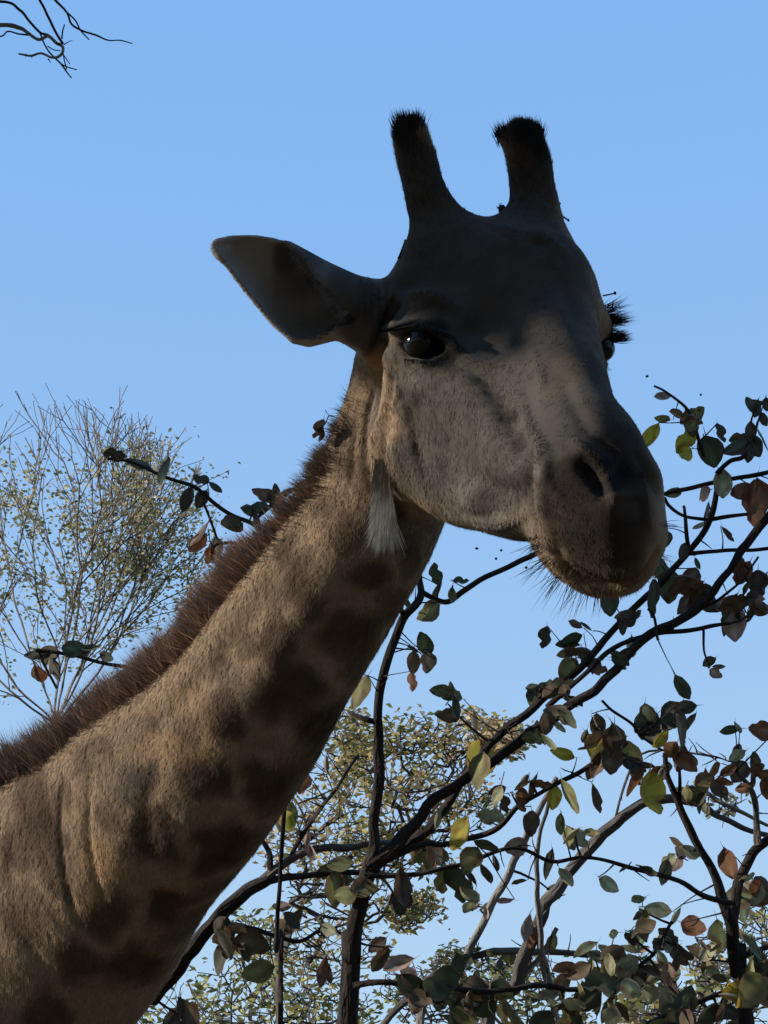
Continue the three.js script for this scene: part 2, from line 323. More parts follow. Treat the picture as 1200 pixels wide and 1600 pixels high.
function normals(V, F) {
  const n = new Float32Array(V.length);
  for (let f = 0; f < F.length; f += 3) {
    const a = F[f] * 3, b = F[f + 1] * 3, c = F[f + 2] * 3, ux = V[b] - V[a], uy = V[b + 1] - V[a + 1], uz = V[b + 2] - V[a + 2], vx = V[c] - V[a], vy = V[c + 1] - V[a + 1], vz = V[c + 2] - V[a + 2];
    const x = uy * vz - uz * vy, y = uz * vx - ux * vz, z = ux * vy - uy * vx;
    for (const q of [a, b, c]) { n[q] += x; n[q + 1] += y; n[q + 2] += z; }
  }
  for (let i = 0; i < n.length; i += 3) { const l = Math.hypot(n[i], n[i + 1], n[i + 2]) || 1; n[i] /= l; n[i + 1] /= l; n[i + 2] /= l; }
  return n;
}
let SN = normals(SV, skin.F);
{
  const S = strokes.map(([pl, w, h]) => {
    const P = spline(pl.map(([x, y]) => surf(x, y)), 4), wm = w * KP * -P[0][2]; let lo = [9, 9, 9], hi = [-9, -9, -9];
    for (const p of P) for (let c = 0; c < 3; c++) { lo[c] = Math.min(lo[c], p[c] - 2.6 * wm); hi[c] = Math.max(hi[c], p[c] + 2.6 * wm); }
    return { P, wm, h: h / 1000, lo, hi };
  });
  for (let i = 0; i < NV; i++) {
    const x = SV[i * 3], y = SV[i * 3 + 1], z = SV[i * 3 + 2]; let d = 0;
    for (const s of S) {
      if (x < s.lo[0] || x > s.hi[0] || y < s.lo[1] || y > s.hi[1] || z < s.lo[2] - 0.03 || z > s.hi[2] + 0.03) continue;
      let best = 9, bt = 0;
      for (let q = 0; q + 1 < s.P.length; q++) { const a = s.P[q], b = s.P[q + 1], bx = b[0] - a[0], by = b[1] - a[1], bz = b[2] - a[2], t = clamp(((x - a[0]) * bx + (y - a[1]) * by + (z - a[2]) * bz) / (bx * bx + by * by + bz * bz + 1e-12)); const e = (x - a[0] - bx * t) ** 2 + (y - a[1] - by * t) ** 2 + ((z - a[2] - bz * t) * 0.6) ** 2; if (e < best) { best = e; bt = (q + t) / (s.P.length - 1); } }
      d += s.h * Math.exp(-best / (s.wm * s.wm) * 1.4) * Math.pow(Math.sin(Math.PI * clamp(bt * 0.86 + 0.07)), 0.7);
    }
    d += 0.0012 * noise(x * 26, y * 26, z * 26) + 0.0022 * noise(x * 11 + 5, y * 11, z * 11);
    SV[i * 3] += SN[i * 3] * d; SV[i * 3 + 1] += SN[i * 3 + 1] * d; SV[i * 3 + 2] += SN[i * 3 + 2] * d;
  }
  SN = normals(SV, skin.F);
}
// coat colour, with some sunlight and shade painted in: soft patches [x, y, rx, strength, colour]
const K = { tan: [0.230, 0.155, 0.092], pale: [0.105, 0.087, 0.069], patch: [0.050, 0.029, 0.018], brow: [0.046, 0.037, 0.030], cheek: [0.056, 0.045, 0.035], muzzle: [0.023, 0.0165, 0.0125], black: [0.009, 0.0075, 0.0065], litLip: [0.07, 0.047, 0.030], ear: [0.235, 0.215, 0.20], white: [0.6, 0.55, 0.48], sunTan: [0.29, 0.175, 0.085], gold: [0.075, 0.054, 0.035], pink: [0.075, 0.050, 0.036] };  // warm golden tones and the lip rim carry sunlight in their colour
const BL = [
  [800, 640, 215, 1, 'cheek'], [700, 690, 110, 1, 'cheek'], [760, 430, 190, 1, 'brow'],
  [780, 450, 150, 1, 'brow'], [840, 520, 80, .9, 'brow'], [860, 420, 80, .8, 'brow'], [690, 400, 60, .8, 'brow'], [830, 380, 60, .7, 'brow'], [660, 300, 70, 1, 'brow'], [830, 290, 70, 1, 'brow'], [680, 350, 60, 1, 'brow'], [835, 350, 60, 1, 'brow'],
  [885, 630, 60, .7, 'brow'], [880, 550, 56, .7, 'brow'], [815, 545, 34, .5, 'brow'], [775, 690, 30, .5, 'brow'], [745, 752, 34, .5, 'brow'], [690, 560, 30, .5, 'brow'], [940, 640, 60, .6, 'brow'], [700, 520, 44, .7, 'brow'],  // cheek hollow spots here are shade put into the colour
  [720, 650, 110, .9, 'cheek'], [650, 620, 60, .9, 'cheek'], [640, 720, 60, .8, 'cheek'], [780, 720, 70, .7, 'cheek'], [740, 800, 70, .7, 'pale'], [830, 735, 24, .8, 'pale'], [650, 595, 20, .8, 'pale'], [632, 570, 10, .6, 'pale'], [640, 478, 22, .6, 'cheek'],  // pale at the jaw rim and mouth corner paints the light caught there
  [755, 770, 40, .9, 'muzzle'], [800, 765, 28, .8, 'muzzle'], [775, 648, 18, .8, 'muzzle'], [795, 685, 18, .8, 'muzzle'], [812, 715, 12, .6, 'muzzle'], [868, 585, 34, .7, 'gold'], [850, 620, 24, .5, 'gold'], [925, 670, 50, .85, 'brow'], [648, 700, 12, .7, 'brow'], [656, 745, 12, .7, 'brow'], [676, 790, 12, .6, 'brow'], [620, 650, 14, .5, 'brow'], [700, 808, 14, .7, 'pale'], [825, 745, 14, .7, 'pale'], [840, 815, 14, .5, 'gold'], [612, 700, 16, .4, 'pale'],  // shade painted into cheek hollow and jaw fold, sun onto nose bridge and rims
  [950, 700, 56, .85, 'muzzle'], [960, 770, 92, 1, 'muzzle'], [895, 800, 56, .9, 'muzzle'], [890, 755, 42, .85, 'muzzle'], [930, 870, 56, .8, 'muzzle'], [900, 760, 50, .7, 'muzzle'], [980, 850, 60, .9, 'muzzle'], [975, 745, 26, .9, 'black'], [852, 850, 22, .8, 'litLip'], [875, 888, 18, .7, 'litLip'], [905, 912, 16, .6, 'litLip'], [950, 880, 24, .4, 'pink'], [985, 800, 20, .4, 'pink'],  // dark muzzle coat deepened with shade; lip rim painted as sunlit
  [900, 715, 12, .95, 'black'], [920, 740, 14, .95, 'black'], [940, 768, 11, .9, 'black'], [965, 735, 20, .5, 'black'], [1016, 750, 14, .9, 'black'], [875, 870, 7, .9, 'black'], [888, 884, 7, .9, 'black'], [902, 895, 7, .9, 'black'], [918, 903, 7, .9, 'black'], [936, 909, 7, .9, 'black'], [955, 911, 7, .9, 'black'], [975, 908, 7, .9, 'black'], [995, 900, 7, .9, 'black'], [1012, 887, 7, .9, 'black'], [1024, 868, 7, .9, 'black'],
  [655, 540, 26, 1, 'black'], [680, 545, 28, 1, 'black'], [700, 548, 22, .9, 'black'], [720, 550, 16, .7, 'black'], [665, 575, 18, .8, 'black'], [690, 575, 16, .6, 'black'], [650, 510, 16, .9, 'black'], [690, 525, 22, .9, 'black'], [705, 545, 20, .85, 'black'], [660, 565, 16, .9, 'black'], [630, 545, 10, .9, 'black'], [622, 545, 7, 1, 'black'], [630, 555, 8, 1, 'black'], [643, 564, 9, 1, 'black'], [658, 569, 9, 1, 'black'], [674, 568, 9, 1, 'black'], [692, 560, 9, 1, 'black'], [690, 560, 22, .85, 'black'], 
  [952, 530, 24, .95, 'black', -0.065], [946, 548, 20, .9, 'black', -0.06], [945, 500, 18, .8, 'black', -0.06], [640, 200, 32, 1, 'black'], [645, 232, 20, .7, 'black'], [815, 212, 40, 1, 'black'], [828, 245, 24, .7, 'black'],
  [360, 400, 70, 1, 'ear'], [430, 460, 110, 1, 'ear'], [520, 480, 80, 1, 'ear'], [520, 420, 50, .7, 'brow'], [470, 420, 40, .7, 'brow'], [525, 488, 24, .8, 'black'], [450, 402, 18, .6, 'brow'], [490, 445, 20, .6, 'brow'], [565, 450, 44, .9, 'brow'], [570, 520, 44, .9, 'brow'], [590, 490, 50, .6, 'brow'], [600, 570, 26, .8, 'brow'],
  [575, 650, 22, .8, 'pale'], [600, 690, 14, .5, 'pale'], [600, 800, 30, .9, 'pale'], [650, 850, 40, .5, 'pale'], [540, 700, 40, .4, 'brow'],
  [470, 1085, 44, .9, 'patch'], [366, 1122, 42, .9, 'patch'], [322, 1216, 46, .9, 'patch'], [252, 1305, 46, .9, 'patch'], [212, 1226, 34, .8, 'patch'], [165, 1420, 38, .85, 'patch'], [268, 1412, 42, .9, 'patch'], [358, 1326, 42, .9, 'patch'], [424, 1222, 40, .9, 'patch'], [66, 1290, 34, .65, 'patch'], [92, 1350, 30, .65, 'patch'], [122, 1492, 38, .85, 'patch'], [30, 1455, 36, .7, 'patch'], [205, 1503, 48, .9, 'patch'], [75, 1575, 46, .85, 'patch'], [20, 1370, 26, .6, 'patch'],  // coat patches, the far-left ones darkened for fold shading
  [470, 905, 36, .85, 'patch'], [576, 912, 30, .9, 'patch'], [505, 950, 28, .7, 'patch'], [562, 1002, 40, .9, 'patch'], [455, 1010, 38, .85, 'patch'], [438, 862, 22, .55, 'patch'], [532, 830, 28, .7, 'patch'], [505, 1135, 36, .9, 'patch'], [395, 1000, 28, .65, 'patch'], [290, 1140, 28, .65, 'patch'], [346, 1040, 26, .6, 'patch'], [640, 850, 20, .5, 'patch'], [690, 815, 24, .6, 'black'], [150, 1160, 22, .5, 'patch'], [480, 790, 24, .5, 'patch'], [545, 740, 22, .5, 'patch'], [230, 1120, 20, .5, 'patch'], [430, 950, 24, .55, 'patch'], [175, 1270, 24, .55, 'patch'], [100, 1235, 20, .5, 'patch'],  // coat patches; the black spot under the jaw is painted shade
  [640, 885, 26, .6, 'patch'], [606, 960, 30, .6, 'patch'], [566, 1045, 30, .6, 'patch'], [526, 1115, 32, .6, 'patch'], [484, 1186, 34, .6, 'patch'], [440, 1250, 34, .6, 'patch'], [392, 1320, 36, .6, 'patch'], [340, 1390, 36, .6, 'patch'], [290, 1450, 38, .6, 'patch'], [236, 1515, 40, .6, 'patch'], [55, 1255, 44, .8, 'patch'], [35, 1330, 44, .7, 'patch'], [90, 1300, 26, .7, 'patch'], [120, 1180, 26, .6, 'patch'], [60, 1420, 30, .5, 'patch'], [200, 1340, 14, .5, 'tan'], [415, 1150, 14, .8, 'tan'], [375, 1228, 14, .8, 'tan'], [300, 1298, 16, .8, 'tan'], [222, 1430, 16, .8, 'tan'], [532, 950, 12, .7, 'tan'], [520, 880, 12, .5, 'tan'],  // throat strip mixes coat and painted shade; left column darkened for fold shade
  [200, 1215, 34, .4, 'pale'], [370, 1060, 30, .3, 'pale'], [165, 1345, 38, .8, 'sunTan'], [330, 1165, 28, .5, 'sunTan'], [265, 1180, 34, .5, 'sunTan'], [220, 1175, 26, .4, 'sunTan'], [130, 1390, 26, .5, 'sunTan'], [300, 1100, 40, .3, 'sunTan'],  // warm spots are sun dapples painted on the neck
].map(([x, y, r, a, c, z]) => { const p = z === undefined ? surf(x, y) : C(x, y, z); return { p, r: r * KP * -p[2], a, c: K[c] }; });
function coat(x, y, z) {
  const c = [...K.tan];
  const wx = x + 0.010 * noise(x * 38 + 3, y * 38, z * 38) + 0.020 * noise(x * 11, y * 11, z * 11) + 0.008 * noise(x * 22, y * 22, z * 22) + 0.004 * noise(x * 60, y * 60, z * 60), wy = y + 0.010 * noise(x * 38 + 50, y * 38, z * 38) + 0.024 * noise(x * 11 + 17, y * 11, z * 11) + 0.008 * noise(x * 22 + 40, y * 22, z * 22) + 0.004 * noise(x * 60, y * 60 + 9, z * 60), wz = z;
  for (const b of BL) {
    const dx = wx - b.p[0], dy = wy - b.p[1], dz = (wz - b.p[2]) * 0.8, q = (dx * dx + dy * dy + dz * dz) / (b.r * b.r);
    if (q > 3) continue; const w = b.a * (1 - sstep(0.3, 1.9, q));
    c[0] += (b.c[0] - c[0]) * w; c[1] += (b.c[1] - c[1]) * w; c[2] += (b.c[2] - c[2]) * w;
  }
  const m = 1 + 0.12 * noise(x * 40, y * 40, z * 40) + 0.08 * noise(x * 130, y * 130, z * 130);
  return [c[0] * m, c[1] * m, c[2] * m];
}
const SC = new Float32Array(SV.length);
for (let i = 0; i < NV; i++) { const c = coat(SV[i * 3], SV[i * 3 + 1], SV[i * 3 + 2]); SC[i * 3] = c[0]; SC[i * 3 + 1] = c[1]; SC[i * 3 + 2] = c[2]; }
const rot3 = (A) => { const o = new Float32Array(A.length); for (let i = 0; i < A.length; i += 3) { o[i] = A[i]; o[i + 1] = A[i + 1] * CP - A[i + 2] * SP; o[i + 2] = A[i + 1] * SP + A[i + 2] * CP; } return o; };
const worldV = (A) => { const o = rot3(A); for (let i = 1; i < o.length; i += 3) o[i] += EYE; return o; };
const giraffe = thing('giraffe', new THREE.Vector3(-1.2, 0, -2.0), 'giraffe with black tufted horns turning its shaded head towards the right', 'giraffe');
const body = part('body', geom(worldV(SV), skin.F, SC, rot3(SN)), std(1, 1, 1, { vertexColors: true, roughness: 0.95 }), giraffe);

// hair: thin tapered blades, joined into one part each
function Hair(cap0) {
  let P = new Float32Array(cap0 * 15), Q = new Float32Array(cap0 * 15), R = new Float32Array(cap0 * 15), n = 0;
  return {
    add(p, d, nrm, len, w, col, bend = [0, 0, 0], tipc = 1.15, mix = 0.65) {   // root, direction, surface normal, metres
      if (n >= cap0) return;
      let sx = d[1] * nrm[2] - d[2] * nrm[1], sy = d[2] * nrm[0] - d[0] * nrm[2], sz = d[0] * nrm[1] - d[1] * nrm[0];
      sx += 0.5 * (rnd() - 0.5); sy += 0.5 * (rnd() - 0.5); sz += 0.5 * (rnd() - 0.5);
      const l = Math.hypot(sx, sy, sz) || 1; sx *= w / 2 / l; sy *= w / 2 / l; sz *= w / 2 / l;
      const o = n * 15, m = 0.55 * len;
      const mx = p[0] + d[0] * m + bend[0] * len * 0.3, my = p[1] + d[1] * m + bend[1] * len * 0.3, mz = p[2] + d[2] * m + bend[2] * len * 0.3;
      const tx = p[0] + d[0] * len + bend[0] * len, ty = p[1] + d[1] * len + bend[1] * len, tz = p[2] + d[2] * len + bend[2] * len;
      P.set([p[0] - sx, p[1] - sy, p[2] - sz, p[0] + sx, p[1] + sy, p[2] + sz, mx - sx * .8, my - sy * .8, mz - sz * .8, mx + sx * .8, my + sy * .8, mz + sz * .8, tx, ty, tz], o);
      let fx = sy * d[2] - sz * d[1], fy = sz * d[0] - sx * d[2], fz = sx * d[1] - sy * d[0]; const fl = Math.hypot(fx, fy, fz) || 1, sg = fx * nrm[0] + fy * nrm[1] + fz * nrm[2] < 0 ? -1 : 1;
      fx = nrm[0] * mix + sg * fx / fl * (1 - mix); fy = nrm[1] * mix + sg * fy / fl * (1 - mix); fz = nrm[2] * mix + sg * fz / fl * (1 - mix); const f2 = Math.hypot(fx, fy, fz) || 1;
      for (let v = 0; v < 5; v++) { Q[o + v * 3] = fx / f2; Q[o + v * 3 + 1] = fy / f2; Q[o + v * 3 + 2] = fz / f2; const k = v < 2 ? 0.85 : v < 4 ? 1 : tipc; R[o + v * 3] = col[0] * k; R[o + v * 3 + 1] = col[1] * k; R[o + v * 3 + 2] = col[2] * k; }
      n++;
    },
    build(name, parent, rough = 0.7, tr = 0) {
      const idx = new Uint32Array(n * 9); for (let i = 0; i < n; i++) { const b = i * 5; idx.set([b, b + 1, b + 2, b + 1, b + 3, b + 2, b + 2, b + 3, b + 4], i * 9); }
      const m = part(name, geom(worldV(P.subarray(0, n * 15)), idx, R.slice(0, n * 15), rot3(Q.subarray(0, n * 15))), tr ? new THREE.MeshPhysicalMaterial({ vertexColors: true, roughness: 0.95, side: THREE.DoubleSide, transmission: tr, thickness: 0, specularIntensity: 0.4 }) : std(1, 1, 1, { vertexColors: true, roughness: rough }), parent);
      m.userData.kind = 'stuff'; console.log(name, n); return m;
    },
  };
}
const nrm3 = (v) => { const l = Math.hypot(v[0], v[1], v[2]) || 1; return [v[0] / l, v[1] / l, v[2] / l]; };
// lie of the coat: [x, y, radius, direction in the photo, length in mm]
const FLOW = [
  [760, 430, 120, [-0.2, 1], 6], [690, 400, 70, [-0.5, 1], 7], [830, 400, 70, [0.2, 1], 7], [660, 300, 60, [-0.2, 1], 11], [645, 215, 40, [-0.15, 1], 18], [830, 300, 60, [0.05, 1], 11], [815, 225, 40, [-0.25, 1], 18],
  [880, 500, 70, [0.4, 0.7], 7], [870, 620, 90, [-0.3, 1], 7], [940, 700, 60, [-0.1, 1], 6], [740, 640, 110, [-0.45, -0.9], 9], [640, 620, 60, [-0.3, -1], 9], [640, 740, 80, [-0.5, -1], 11], [780, 770, 70, [-0.6, -0.6], 9],
  [880, 800, 70, [-0.5, -0.8], 8], [980, 800, 70, [0.1, -1], 5], [930, 900, 60, [-0.3, -1], 10], [420, 450, 110, [-1, -0.2], 5], [540, 460, 50, [-1, 0.1], 6], [600, 500, 50, [-0.5, -0.6], 6], [640, 470, 40, [-0.6, 0.3], 7],
  [560, 720, 70, [-0.45, -1], 12], [500, 880, 110, [-0.5, -1], 12], [600, 900, 70, [-0.4, -1], 12], [420, 1050, 130, [-0.5, -1], 12], [320, 1200, 150, [-0.45, -1], 13], [180, 1350, 170, [-0.4, -1], 13], [40, 1420, 170, [-0.3, -1], 13], [120, 1560, 150, [-0.2, -1], 13],
].map(([x, y, r, d, l]) => { const p = surf(x, y); return { p, r: r * KP * -p[2], d: nrm3([d[0], d[1], 0]), l: l / 1000 }; });
{
  const fur = Hair(560000), F = skin.F, DENS = 760000;
  for (let f = 0; f < F.length; f += 3) {
    const a = F[f] * 3, b = F[f + 1] * 3, c = F[f + 2] * 3;
    const [px, py] = toPx(SV[a], SV[a + 1], SV[a + 2]); if (px < -40 || px > 1250 || py > 1640 || py < 100) continue;
    const n0 = [SN[a], SN[a + 1], SN[a + 2]], vl = Math.hypot(SV[a], SV[a + 1], SV[a + 2]), facing = -(n0[0] * SV[a] + n0[1] * SV[a + 1] + n0[2] * SV[a + 2]) / vl;
    if (facing < -0.12) continue;
    const ux = SV[b] - SV[a], uy = SV[b + 1] - SV[a + 1], uz = SV[b + 2] - SV[a + 2], vx = SV[c] - SV[a], vy = SV[c + 1] - SV[a + 1], vz = SV[c + 2] - SV[a + 2];
    const area = 0.5 * Math.hypot(uy * vz - uz * vy, uz * vx - ux * vz, ux * vy - uy * vx);
    const want = area * DENS * (facing < 0 ? 0.5 : 1); let m = Math.floor(want) + (rnd() < want % 1 ? 1 : 0);
    if (!m) continue;
    let dx = 0, dy = 0, dl = 0, ws = 1e-9;
    for (const g of FLOW) { const q = ((SV[a] - g.p[0]) ** 2 + (SV[a + 1] - g.p[1]) ** 2 + (SV[a + 2] - g.p[2]) ** 2) / (g.r * g.r), w = 1 / (0.05 + q * q); dx += g.d[0] * w; dy += g.d[1] * w; dl += g.l * w; ws += w; }
    dl /= ws;
    while (m--) {
      let s = rnd(), t = rnd(); if (s + t > 1) { s = 1 - s; t = 1 - t; }
      const p = [SV[a] + ux * s + vx * t, SV[a + 1] + uy * s + vy * t, SV[a + 2] + uz * s + vz * t];
      const e1 = noise(p[0] * 70, p[1] * 70, p[2] * 70), e2 = noise(p[0] * 70 + 31, p[1] * 70, p[2] * 70), e3 = noise(p[0] * 190, p[1] * 190 + 7, p[2] * 190);
      let d = nrm3([dx / ws + 0.34 * e1 + 0.3 * e3 + 0.34 * gauss(), dy / ws + 0.34 * e2 + 0.34 * gauss(), 0.28 * gauss()]);
      const dot = d[0] * n0[0] + d[1] * n0[1] + d[2] * n0[2]; d = nrm3([d[0] - n0[0] * dot, d[1] - n0[1] * dot, d[2] - n0[2] * dot]);
      const lift = 0.36 + 0.22 * e3 + 0.14 * gauss();
      d = nrm3([d[0] + n0[0] * lift, d[1] + n0[1] * lift, d[2] + n0[2] * lift]);
      const cc = [SC[a], SC[a + 1], SC[a + 2]], k = 1.0 + 0.30 * gauss() + 0.12 * e2, g2 = 0.03 * gauss();
      if (cc[0] < 0.02) { cc[0] *= 0.8; }
      fur.add([p[0] - n0[0] * 0.0012, p[1] - n0[1] * 0.0012, p[2] - n0[2] * 0.0012], d, n0, dl * (0.5 + 0.55 * rnd()), 0.0008, [cc[0] * k * (1 + g2), cc[1] * k, cc[2] * k * (1 - g2)], [-n0[0] * 0.12, -n0[1] * 0.12 - 0.04, -n0[2] * 0.12], 1.3, 0.6);
    }
  }
  fur.build('fur', giraffe, 0.8);
}
// mane along the crest of the neck
{
  const mane = Hair(46000);
  const crest = spline([[606, 560], [590, 605], [560, 660], [535, 705], [502, 758], [452, 822], [404, 872], [378, 905], [330, 968], [288, 1018], [240, 1064], [188, 1106], [128, 1146], [60, 1188], [-10, 1218], [-90, 1250]], 8);
  const len = [[0, 56], [0.12, 64], [0.3, 66], [0.5, 72], [0.7, 78], [1, 92]], n = crest.length - 1;
  for (let i = 0; i < 45000; i++) {
    const t = Math.pow(rnd(), 0.9), q = t * n, j = Math.min(Math.floor(q), n - 1), e = q - j, a = crest[j], b = crest[j + 1];
    let gx = b[0] - a[0], gy = b[1] - a[1]; const gl = Math.hypot(gx, gy); gx /= gl; gy /= gl;
    const ox = gy > 0 ? -gy : gy, oy = gy > 0 ? gx : -gx, o2 = oy > 0 ? -1 : 1;   // outwards, up and left in the photo
    const ux = ox * 1, uy = oy * o2, side = gauss() * 0.55, z = piece([[0, -0.14], [0.25, -0.145], [0.4, -0.17], [0.5, -0.195], [0.7, -0.265], [0.85, -0.33], [1, -0.42]], t) + side * 0.034 * (0.7 + t * 0.6), sag = 7 + 14 * side * side + rnd() * 8;
    const p = C(lerp(a[0], b[0], e) - ux * sag, lerp(a[1], b[1], e) - uy * sag, z);
    const c1 = noise(q * 2.6, side * 2.5, 1.5), c2 = noise(q * 0.8, side, 8.2), c3 = noise(q * 6.5, 4, side * 5), c4 = noise(q * 13, 2, side * 9);
    const d = nrm3([ux + 0.42 * c1 + 0.34 * c3 + 0.2 * c4 + 0.16 * gauss() + gx * 0.15, -uy + 0.25 * c2 + 0.26 * c3 + 0.15 * c4 + 0.14 * gauss() - gy * 0.22, side * 0.5 + 0.25 * c3 + 0.2 * c1 + 0.15 * gauss()]);
    const L = piece(len, t) * KP * (1.66 + 0.22 * t) * (0.42 + 0.55 * rnd() + 0.28 * c2 + 0.32 * c1 + 0.24 * c4);
    const dark = lerp(0.18, 1, sstep(0.05, 0.5, t)) * lerp(1, 0.72, sstep(0.6, 1, t)), kk = (0.45 + 1.0 * rnd()) * Math.max(0.25, 0.95 + 0.75 * c1 + 0.55 * c4 + 0.4 * c3);
    mane.add(p, d, nrm3([ux * 0.4, -uy * 0.4, 0.9]), L, 0.0011, [0.32 * kk * dark, 0.185 * kk * (dark + 0.03), 0.115 * kk * (dark + 0.05)], [0.12 * c1 + 0.08 * gauss(), -0.05 + 0.1 * gauss(), 0.1 * gauss()], rnd() < 0.35 ? 1.7 : 0.45, 0.45);
  }
  mane.build('mane', giraffe, 0.6, 0.4);
}
// long hairs: horn tufts, lashes, chin whiskers, pale throat tuft, ear fringe
{
  const tuft = (name, list, lenMm, col, w, spread, zl = 0.02, rough = 0.6) => {
    const h = Hair(6000);
    for (const [x, y, rx, dirx, diry, n, ln] of list) for (let i = 0; i < n; i++) {
      const px = x + gauss() * rx, py = y + gauss() * rx * 0.5, s = surf(px, py), p = [s[0], s[1], s[2] - rnd() * zl];
      const d = nrm3([dirx + spread * gauss(), -diry + spread * gauss(), spread * gauss()]), k = 0.7 + 0.6 * rnd();
      h.add(p, d, [0, 0, 1], (ln || lenMm) / 1000 * (0.55 + 0.6 * rnd()), w, [col[0] * k, col[1] * k, col[2] * k], [0.15 * gauss(), 0.1 * gauss(), 0.1 * gauss()], 1, 0.3);
    }
    return h.build(name, giraffe, rough);
  };
  tuft('horn_tuft', [[632, 202, 12, -0.22, -1, 420], [648, 202, 11, 0.02, -1, 420], [641, 228, 15, -0.15, -1, 420], [650, 246, 14, -0.1, -1, 240], [797, 218, 12, -0.45, -0.9, 420], [815, 212, 14, -0.1, -1, 420], [836, 216, 11, 0.05, -1, 380], [824, 240, 17, -0.1, -1, 420], [828, 262, 15, 0, -1, 260]], 25, [0.016, 0.012, 0.010], 0.0009, 0.24, 0.03);
  {
    const h = Hair(2600);
    for (let i = 0; i < 2400; i++) {
      const t = Math.pow(rnd(), 0.6), px = lerp(592, 604, t) + gauss() * lerp(8, 11, t), py = lerp(715, 818, t) + gauss() * 4, s = surf(px, py), f = (px - 603) / 14, c1 = noise(f * 3, t * 3, 2), k = 0.75 + 0.4 * rnd(), w = sstep(0.15, 0.7, t + 0.15 * gauss());
      const d = nrm3([0.10 * (1 - t) - 0.12 + 0.30 * f * t + 0.10 * c1 + 0.06 * gauss(), -1, 0.22 + 0.12 * c1 + 0.08 * gauss()]);
      h.add([s[0], s[1], s[2] - 0.001], d, [0, 0, 1], lerp(0.022, 0.050, t) * (0.55 + 0.5 * rnd()), 0.0011, [lerp(0.2, 0.76, w) * k, lerp(0.15, 0.72, w) * k, lerp(0.1, 0.65, w) * k], [0.06 * f + 0.06 * gauss(), 0, -0.12], 1, 0.55);
    }
    h.build('throat_tuft', giraffe, 0.55, 0.3);
  }
  const h = Hair(3000);
  const lash = (x0, y0, x1, y1, dz, dir, n, ln, sp, col = [0.012, 0.010, 0.009], zz = null) => { for (let i = 0; i < n; i++) { const t = rnd(), px = lerp(x0, x1, t) + gauss(), py = lerp(y0, y1, t) + gauss(), s = zz === null ? surf(px, py) : C(px, py, zz), d = nrm3([dir[0] + sp * gauss(), -dir[1] + sp * gauss(), dir[2] + sp * gauss()]); h.add([s[0], s[1], s[2] + dz], d, [0, 0, 1], ln / 1000 * (0.35 + 0.75 * rnd()), 0.0006, col, [0.1 * gauss(), 0.16 + 0.1 * gauss(), 0], 1, 0.3); } };
  lash(604, 517, 650, 503, 0, [-0.55, 0.25, 0.75], 150, 24, 0.12); lash(650, 503, 700, 518, 0, [-0.1, 0.45, 0.9], 190, 26, 0.12); lash(604, 518, 640, 512, 0, [-0.9, 0.25, 0.4], 60, 18, 0.1);
  lash(632, 560, 690, 566, 0, [-0.1, 0.9, 0.6], 110, 11, 0.2);
  lash(930, 492, 948, 505, 0, [0.85, 0.1, 0.1], 420, 40, 0.17, undefined, -0.05); lash(940, 478, 950, 490, 0, [0.8, -0.2, 0.1], 50, 38, 0.28, undefined, -0.06); lash(945, 523, 955, 535, 0, [0.9, 0.03, 0.15], 380, 30, 0.12, undefined, -0.055); lash(948, 565, 942, 585, 0, [0.5, 0.5, 0], 30, 10, 0.3, undefined, -0.055);
  lash(936, 492, 954, 528, 0, [0.85, 0.05, 0.12], 160, 26, 0.16, undefined, -0.055); h.build('eyelashes', giraffe, 0.45);
  const w = Hair(2500);
  const wh = (x, y, rx, dir, n, ln, sp, wd, col, z0 = 0.02) => { for (let i = 0; i < n; i++) { const px = x + gauss() * rx, py = y + gauss() * rx * 0.5, s = surf(px, py), d = nrm3([dir[0] + sp * gauss(), -dir[1] + sp * gauss(), sp * gauss()]); w.add([s[0], s[1], s[2] - rnd() * z0], d, [0, 0, 1], ln / 1000 * (0.4 + 0.7 * rnd()), wd, col, [0.1 * gauss(), -0.05 + 0.12 * gauss(), 0], 1, 0.3); } };
  const dk = [0.10, 0.09, 0.09];
  wh(850, 850, 9, [-0.8, 0.4], 16, 34, 0.25, 0.0006, dk); wh(862, 872, 12, [-0.75, 0.55], 24, 42, 0.25, 0.0006, dk); wh(880, 895, 14, [-0.55, 0.75], 26, 46, 0.25, 0.0006, dk); wh(905, 912, 14, [-0.4, 0.9], 22, 44, 0.25, 0.0006, dk); wh(935, 922, 16, [-0.2, 1], 18, 34, 0.25, 0.0006, dk); wh(1032, 820, 12, [1, 0.1], 12, 26, 0.25, 0.0006, [0.1, 0.09, 0.09]); wh(1026, 870, 10, [0.9, 0.4], 14, 26, 0.3, 0.0006, [0.2, 0.18, 0.16]);
  for (let i = 0; i < 26; i++) { const t = i / 25, x = lerp(838, 1020, t), y = 838 + 92 * Math.sin(Math.PI * Math.pow(t, 0.85) * 0.62) ; wh(x, Math.min(y, 924 - Math.max(0, t - 0.75) * 130), 7, [lerp(-0.75, 0.4, t), 0.8], 46, 10, 0.3, 0.0008, t > 0.7 ? [0.22, 0.19, 0.15] : [0.20, 0.14, 0.09], 0.05); }
  w.build('whiskers', giraffe, 0.5);
